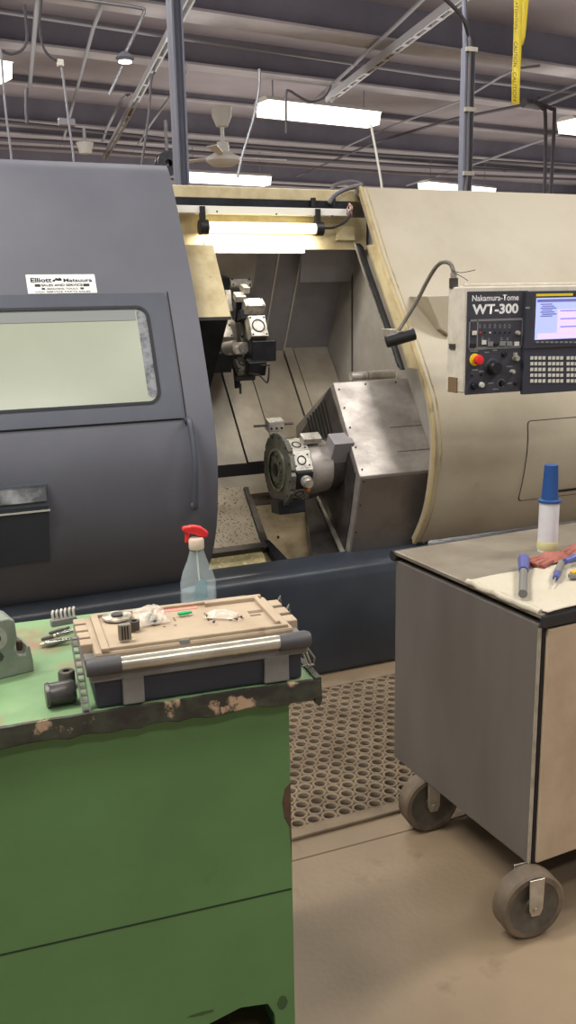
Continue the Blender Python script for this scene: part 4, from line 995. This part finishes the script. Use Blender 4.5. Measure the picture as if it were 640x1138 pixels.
def bag(label, pa, w, d, h, inner, rz, seed):
    random.seed(seed); P = bz(*pa, zl); t = on_case('parts_bag', label, 'plastic bag', P.x, P.y, zl, rz)
    n = 12; vs = []; fs = []
    for i in range(n+1):
        for j in range(n+1):
            u, v = i/n, j/n; b = math.sin(math.pi*u)*math.sin(math.pi*v)
            vs.append(((u-.5)*w, (v-.5)*d, .001+h*(b**.6)*random.uniform(.6, 1)+ (v*h*.8 if inner else 0)))
    for i in range(n):
        for j in range(n): fs.append((i*(n+1)+j, (i+1)*(n+1)+j, (i+1)*(n+1)+j+1, i*(n+1)+j+1))
    o = L0(M().add(vs, fs), 'bag_film', bagm, t); solid(o, .0006)
    if inner:
        L0(M().lathe([(0, 0), (.018, .1), (.020, .5), (.012, 1), (0, 1)], (0, -.004, .001), (0, 0, .012), 20, sc=.6), 'bag_contents', black, t)
    return t
bag('clear bag holding a dark part, standing at the back left of the tan lid', (168, 690), .062, .05, .022, True, .15, 4)
bag('crumpled clear bag with small screws on the middle right of the lid', (246, 684), .062, .040, .012, False, -.5, 9)
for i, (px, py) in enumerate(((233, 690), (238, 692), (262, 689), (267, 687), (230, 686))):
    P = bz(px, py, zl); t = on_case('small_screw', 'tiny dark screw spilled beside the crumpled clear bag', 'screw', P.x, P.y, zl, i*1.1, 'spilled screws')
    L0(M().lathe([(0, 0), (.0025, 0), (.0025, .25), (.0012, .3), (.0012, 1), (0, 1)], (-.004, 0, .0025), (.009, 0, 0), 8), 'screw_shank', steel_dk, t)
P = bz(204, 683, zl); t = on_case('green_clip', 'small bright green plastic clip on the tan lid', 'clip', P.x, P.y, zl, .1)
L0(M().box((0, 0, .003), (.024, .010, .006)), 'clip_body', greenp, t, bevel=.002); L0(M().box((.014, 0, .003), (.006, .006, .004)), 'clip_tab', greenp, t)

# ---- items on the bench
def on_bench(name, label, cat, x, y, rz=0, z=TZ, group=None): return thing(name, label, cat, tuple(BM @ Vector((x, y, z))), ba+rz, group)
# vise jaw block at left
v1 = bz(37, 752, TZ); 
t = on_bench('tool_block', 'grey cast tool holder block with a round bore at the left edge of the workbench', 'tool holder', v1.x-.056, v1.y+.01, .28)
out = [(-.09, 0, 0), (-.045, 0, 0), (-.045, 0, .008), (-.02, 0, .008), (-.02, 0, 0), (.062, 0, .0), (.062, 0, .022), (.058, 0, .055), (.052, 0, .058), (.047, 0, .04), (.034, 0, .042), (.026, 0, .055), (.034, 0, .078), (.032, 0, .115), (.020, 0, .122), (-.09, 0, .122)]
L0(M().prism(out, (0, .07, 0)), 'block_body', vise_m, t, bevel=.003)
L0(M().lathe([(.013, 0), (.024, 0), (.024, 1), (.013, 1), (.011, .6)], (-.010, .001, .086), (0, -.004, 0), 24), 'bore_ring', steel, t); L0(M().cyl((-.010, .0, .086), (-.010, -.002, .086), .014, n=20), 'bore', chrome, t)
L0(M().cyl((-.006, .0, .048), (-.006, -.004, .048), .010, n=6), 'clamp_screw', steel_dk, t)
L0(M().lathe([(0, 0), (.006, 0), (.006, 1), (0, 1)], (.045, .03, .04), (0, 0, .02), 10), 'grub_screw', rust, t)
# tooling pile
P = bz(68, 716, TZ)
for i, (dx, dy, an, L_, r_, m__) in enumerate(((-.018, .0, .25, .055, .0042, steel), (-.005, -.008, .15, .06, .0055, chrome), (-.012, .014, .35, .06, .004, steel_dk), (.01, .012, .2, .05, .0045, steel), (.0, .026, .5, .05, .004, steel_dk), (.012, -.002, .4, .045, .005, chrome))):
    labs = ['thin steel bar at the left tip of the pile of small tools', 'bright round steel pin at the front of the pile of small tools', 'dark rod lying across the pile of small tools beside the case', 'steel rod at the right of the pile of small tools', 'dark rod at the back of the pile beneath the ribbed holder', 'chrome end piece touching the case in the pile of small tools']
    t = on_bench('steel_pin', labs[i], 'steel pin', P.x+dx, P.y+dy, an, TZ+.004+.004*i, 'small tools piled left of the tool case')
    L0(M().lathe([(0, 0), (r_*.8, 0), (r_, .06), (r_, .7), (r_*.7, .72), (r_*.7, 1), (0, 1)], (-L_/2, 0, .003), (L_, 0, 0), 14), 'pin_body', m__, t)
P2_ = bz(72, 704, TZ)
t = on_bench('ribbed_holder', 'ribbed grey comb shaped part on top of the small tool pile', 'tool insert', P2_.x, P2_.y+.01, .2, TZ+.018)
L0(M().box((0, 0, .008), (.058, .016, .016)), 'holder_base', strap_m, t, bevel=.002)
for k in range(6): L0(M().tube([(-.024+k*.0095, -.004, .014), (-.024+k*.0095, 0, .030), (-.020+k*.0095, .006, .034)], .0032, n=8, smoothn=3), 'rib', steel, t)
# round knobs front-left of the case
P = bz(70, 788, TZ)
t = on_bench('round_plug', 'dark round plug lying on its side at the left foot of the case', 'plug', P.x-.004, P.y+.02, .06)
L0(M().lathe([(0, 0), (.021, 0), (.0235, .1), (.021, .18), (.022, .9), (.018, 1), (0, 1)], (-.024, 0, .0235), (.054, 0, 0), 28), 'plug_body', mat('worn_black_steel', (104,100,96), .35, .6, (52,54,60), 12), t)
P = bz(76, 768, TZ)
t = on_bench('socket_screw', 'dark socket head standing upright behind the round plug', 'socket', P.x, P.y+.02, 0)
L0(M().lathe([(0, .55), (.007, .55), (.007, 1), (.014, 1), (.016, .92), (.016, 0), (0, 0)], (0, 0, 0), (0, 0, .034), 24), 'socket_body', mat('worn_black_steel2', (108,103,94), .38, .5, (56,54,50), 18), t)
# spray bottle behind the case
P = bz(226, 676, TZ)
t = on_bench('spray_bottle', 'clear spray bottle with a red trigger head behind the tool case', 'spray bottle', P.x, P.y+.05, 0)
zs_ = at(226, 585, Y=(BM @ Vector((P.x, P.y+.05, 0))).y).z-TZ
Hs = zs_; 
L0(M().lathe([(0, 0), (.042, 0), (.045, .03), (.044, .28), (.037, .42), (.025, .56), (.017, .70), (.0165, .78), (0, .78)], (0, 0, 0), (0, 0, Hs), 28, sc=.65, xd=(1, 0, 0)), 'bottle_body', botclear, t)
L0(M().lathe([(0, .01), (.040, .01), (.041, .18), (0, .18)], (0, 0, 0), (0, 0, Hs), 24, sc=.63, xd=(1, 0, 0)), 'bottle_liquid', liquid_m, t)
L0(M().lathe([(.018, .72), (.019, .74), (.019, .84), (.016, .86), (0, .86)], (0, 0, 0), (0, 0, Hs), 20), 'collar', mat('collar_translucent', (200,180,160), .4), t)
L0(M().prism([(-.032, 0, Hs*.965), (-.030, 0, Hs*1.01), (-.005, 0, Hs*1.02), (.014, 0, Hs*.995), (.032, 0, Hs*.92), (.030, 0, Hs*.855), (.014, 0, Hs*.85), (.0, 0, Hs*.90), (-.012, 0, Hs*.915), (-.022, 0, Hs*.915)], (0, .020, 0)), 'trigger_head', red, t, bevel=.004, seg=3)
L0(M().prism([(-.024, .004, Hs*.92), (-.014, .004, Hs*.92), (-.016, .004, Hs*.87), (-.020, .004, Hs*.80), (-.026, .004, Hs*.80), (-.025, .004, Hs*.86)], (0, .012, 0)), 'trigger', red, t, bevel=.002)
L0(M().tube([(0, 0, Hs*.8), (.002, 0, Hs*.4), (.008, 0, Hs*.05)], .002, n=6), 'dip_tube', white_p, t)
L0(M().prism([(-.018, -.027, Hs*.08), (.018, -.027, Hs*.08), (.016, -.0265, Hs*.32), (-.010, -.0265, Hs*.34)], (0, .0008, 0)), 'bottle_label', bottle_lab, t)

# ================================================================== CART
qa = rad(3.0); K = Vector((1.384, 1.695, 0)); KM = Matrix.Translation(K) @ Matrix.Rotation(qa, 4, 'Z')
cart = thing('tool_cart', 'dark sided rolling steel cart with tan front panel on the right', 'cart', tuple(K), qa)
KI = KM.inverted()
def kz(px, py, z): return KI @ at(px, py, Z=z)
TW, TD = .75, .675; TC_ = .885; ZB = .183
L0(M().bb((.004, .012, ZB), (TW, TD-.01, TC_-.03)), 'cart_body', cart_side, cart, bevel=.003)
L0(M().bb((0, 0, TC_-.012), (TW+.01, TD+.002, TC_)), 'cart_top', cart_top, cart, bevel=.002)
L0(M().bb((-.0, -.008, TC_-.036), (TW+.01, .006, TC_-.001)), 'front_edge', cart_edge, cart, bevel=.006)
L0(M().cyl((-.004, TD-.004, TC_-.016), (TW, TD-.004, TC_-.016), .017, n=16), 'rear_rolled_edge', cart_edge, cart)
L0(M().bb((.022, -.004, ZB+.004), (TW-.01, .012, TC_-.042)), 'front_panel', cart_front, cart, bevel=.003)
L0(M().bb((.012, .004, ZB+.002), (TW-.002, .014, TC_-.036)), 'panel_gap', groove, cart)
L0(M().bb((.004, .006, ZB), (.010, .014, TC_-.04)), 'corner_edge', zinc, cart)
def caster(x, y, rz):
    # wheel as part with sub-parts
    r, w = .094, .058; cz = r
    d = Vector((math.cos(rz), math.sin(rz), 0)); a = Vector((-d.y, d.x, 0)); c = Vector((x, y, cz))
    wh = L0(M().lathe([(.074, 0), (r-.006, 0), (r, .1), (r, .9), (r-.006, 1), (.074, 1), (.074, 0)], c-a*w/2, a*w, 40), 'caster_wheel', caster_rubber, cart)
    L0(M().lathe([(0, .02), (.02, .02), (.024, .14), (.062, .14), (.076, .03), (.076, .97), (.062, .86), (.024, .86), (.02, .98), (0, .98)], c-a*w/2, a*w, 32), 'wheel_hub', caster_hub, wh)
    for s_ in (-1, 1):
        o_ = c+a*(s_*(w/2+.006))
        L0(M().prism([o_+d*.0+Vector((0, 0, -.018))-d*.012, o_+Vector((0, 0, -.018))+d*.012, o_+d*.02+Vector((0, 0, 0)), o_+d*.022+Vector((0, 0, ZB-cz)), o_-d*.022+Vector((0, 0, ZB-cz)), o_-d*.02], a*(.004*s_)), 'caster_fork', zinc, wh, bevel=.001)
    L0(M().cyl(c-a*(w/2+.014), c+a*(w/2+.014), .008, n=10), 'axle', zinc, wh)
wl_ = kz(590, 1043, 0); w2_ = kz(480, 926, 0)
cf = kz(586, 1003, .088); cr_ = kz(478, 893, .088); caster(cf.x, cf.y-.002, -.134); caster(cr_.x, cr_.y+.01, -.12); caster(TW-.08, .06, .3); caster(TW-.09, TD-.16, .1)

# cloth on the cart
def cloth():
    cor = [kz(521, 647, TC_), kz(600, 679, TC_), kz(700, 652, TC_), kz(700, 612, TC_), kz(590, 632, TC_)]
    a, b, c_, d_ = cor[0], Vector((.018, -.006, TC_)), Vector((.42, -.004, TC_)), kz(680, 618, TC_)
    n = 36; vs = []; fs = []; random.seed(5)
    for i in range(n+1):
        for j in range(n+1):
            u, v = i/n, j/n
            P = a.lerp(b, v).lerp(d_.lerp(c_, v), u)
            fold = .0025*math.sin(9*u+3*v)+.002*math.sin(17*v+4*u*u)+random.uniform(-.0004, .0004)
            z = TC_+.006+abs(fold)
            P.x -= .004
            P.z = z
            # hang over the left edge
            if P.x < .0: P.z = TC_+.006-(-P.x)*.9; P.x = max(P.x, -.006-.003*math.sin(30*v))
            vs.append(tuple(P))
    for i in range(n):
        for j in range(n): fs.append((i*(n+1)+j, (i+1)*(n+1)+j, (i+1)*(n+1)+j+1, i*(n+1)+j+1))
    return vs, fs, a
vs, fs, ca_ = cloth()
t = thing('shop_towel', 'cream cloth towel spread over the front corner of the cart top', 'cloth', tuple(KM @ Vector((.1, .15, TC_))), qa)
mm = M().add([KM @ Vector(v) for v in vs], fs); o = mm.build('towel_sheet', cloth_m, t, smooth=True); solid(o, .003)
# folded roll along its left edge
e0 = ca_; rows = [Vector((.002, e0.y, TC_+.002)).lerp(Vector((.004, .012, TC_+.002)), k/10)+Vector((.004*math.sin(k*2.1), 0, .0015*math.sin(k*1.7))) for k in range(11)]
M().tube([KM @ r for r in rows], .009, n=10, smoothn=4).build('rolled_hem', cloth_m, t)

def on_cart(name, label, cat, px, py, z=TC_, rz=0, dx=0, dy=0, group=None):
    P = kz(px, py, z); return thing(name, label, cat, tuple(KM @ Vector((P.x+dx, P.y+dy, z))), qa+rz, group)
t = on_cart('squeeze_bottle', 'white bottle with a tall blue cap standing on the cart top', 'bottle', 608, 612, TC_)
hh = (at(609, 517, Y=t.location.y).z-TC_)
r_ = .0300
L0(M().lathe([(0, 0), (r_, 0), (r_*1.02, .02), (r_, .55), (r_*1.0, .58), (r_*.8, .60), (0, .60)], (0, 0, 0), (0, 0, hh), 28), 'bottle_body', botwhite, t)
L0(M().lathe([(r_*1.01, .02), (r_*1.06, .03), (r_*1.04, .12), (r_*.99, .13)], (0, 0, 0), (0, 0, hh), 28), 'residue_band', glue, t)
L0(M().lathe([(0, .575), (r_*1.14, .575), (r_*1.16, .60), (r_*.86, .61), (r_*.84, .62), (r_*.68, 1), (0, 1)], (0, 0, 0), (0, 0, hh), 28), 'bottle_cap', blue, t)
# gloves
def glove(px, py, rz, label, seed, dz=0):
    t = on_cart('work_glove', label, 'glove', px, py, TC_+dz, rz, group='red knit work gloves'); t.scale = (1.35, 1.2, 1.2)
    mm = M(); random.seed(seed)
    n = 14; vs = []; fs = []
    for i in range(n+1):
        for j in range(8):
            u = i/n; th = 2*math.pi*j/8; w = .028+.006*math.sin(u*5); h = .010*(math.sin(math.pi*min(1, u+.08))**.5)
            vs.append(((u-.5)*.10, w*math.cos(th)+random.uniform(-.002, .002), h+h*math.sin(th)+random.uniform(-.001, .002)))
    for i in range(n):
        for j in range(8): fs.append((i*8+j, i*8+(j+1) % 8, (i+1)*8+(j+1) % 8, (i+1)*8+j))
    fs += [tuple(range(8)), tuple(n*8+k for k in range(8))[::-1]]
    g = L0(mm.add(vs, fs), 'glove_palm', rag_m, t, smooth=True)
    for k in range(4): L0(M().tube([(-.045, -.02+k*.013, .010), (-.07-.004*k, -.026+k*.015, .012), (-.088-.006*math.sin(k+1), -.028+k*.016, .008)], .0075, n=8, smoothn=4), 'glove_finger', rag_m, t)
    L0(M().tube([(-.0, -.026, .010), (-.02, -.040, .010), (-.042, -.044, .008)], .008, n=8, smoothn=4), 'glove_thumb', rag_m, t)
glove(618, 622, .25, 'red knit glove lying between the white bottle and the towel', 2)
glove(650, 612, .4, 'red knit glove lying at the right edge beside the white bottle', 6)
# deburring tool (blue handle, grey barrel) lying toward the camera
def tool(label, pa, pb, segs, z=TC_+.018):
    A_ = KI @ at(*pa, Z=z); B_ = KI @ at(*pb, Z=z); d = B_-A_; 
    t = thing('hand_tool', label, 'hand tool', tuple(KM @ A_), qa+math.atan2(d.y, d.x)); L = d.length
    for (u0, u1, r0, r1, m__, nm) in segs: L0(M().lathe([(0, 0), (r0*1.35, 0), (r1*1.35, 1), (0, 1)], (u0*L, 0, 0), ((u1-u0)*L, 0, 0), 18), nm, m__, t)
    return t
tool('deburring tool with grey barrel and blue violet head on the towel', (581, 660), (582, 622), [(0, .62, .0085, .0085, mat('tool_grey', (122,122,118), .4, .3), 'barrel'), (.6, .66, .005, .005, blackp, 'neck'), (.64, 1.0, .010, .013, blue_l, 'head')], TC_+.027)
tool('small pin gauge with a blue collar and grey knurled body on the towel', (614, 650), (624, 626), [(0, .35, .001, .002, steel, 'needle'), (.3, .5, .006, .0075, blue_l, 'collar'), (.5, 1.0, .008, .008, mat('tool_grey2', (128,126,118), .4, .3), 'knurled_body')], TC_+.022)
tool('grey marker with blue tip at the right edge above the towel', (628, 624), (660, 612), [(0, .3, .006, .009, blue_l, 'tip'), (.3, 1.0, .009, .009, strap_m, 'barrel')], TC_+.030)
t = on_cart('brass_fitting', 'grey block with a yellow insert at the right edge of the towel', 'fitting', 640, 641, TC_+.012, .2)
L0(M().box((0, 0, .006), (.05, .02, .012)), 'fitting_body', strap_m, t, bevel=.002); L0(M().box((0, 0, .016), (.04, .016, .008)), 'yellow_insert', mat('amber', (214,164,50), .4), t, bevel=.002)

# ================================================================== WORLD / VIEW
w = bpy.data.worlds.new('world'); bpy.context.scene.world = w; w.use_nodes = True
w.node_tree.nodes['Background'].inputs[0].default_value = (.80, .78, .82, 1); w.node_tree.nodes['Background'].inputs[1].default_value = .62
sc = bpy.context.scene
sc.view_settings.view_transform = 'Standard'; sc.view_settings.look = 'None'; sc.view_settings.gamma = 1; sc.view_settings.exposure = 0.08
sc.view_settings.use_curve_mapping = False
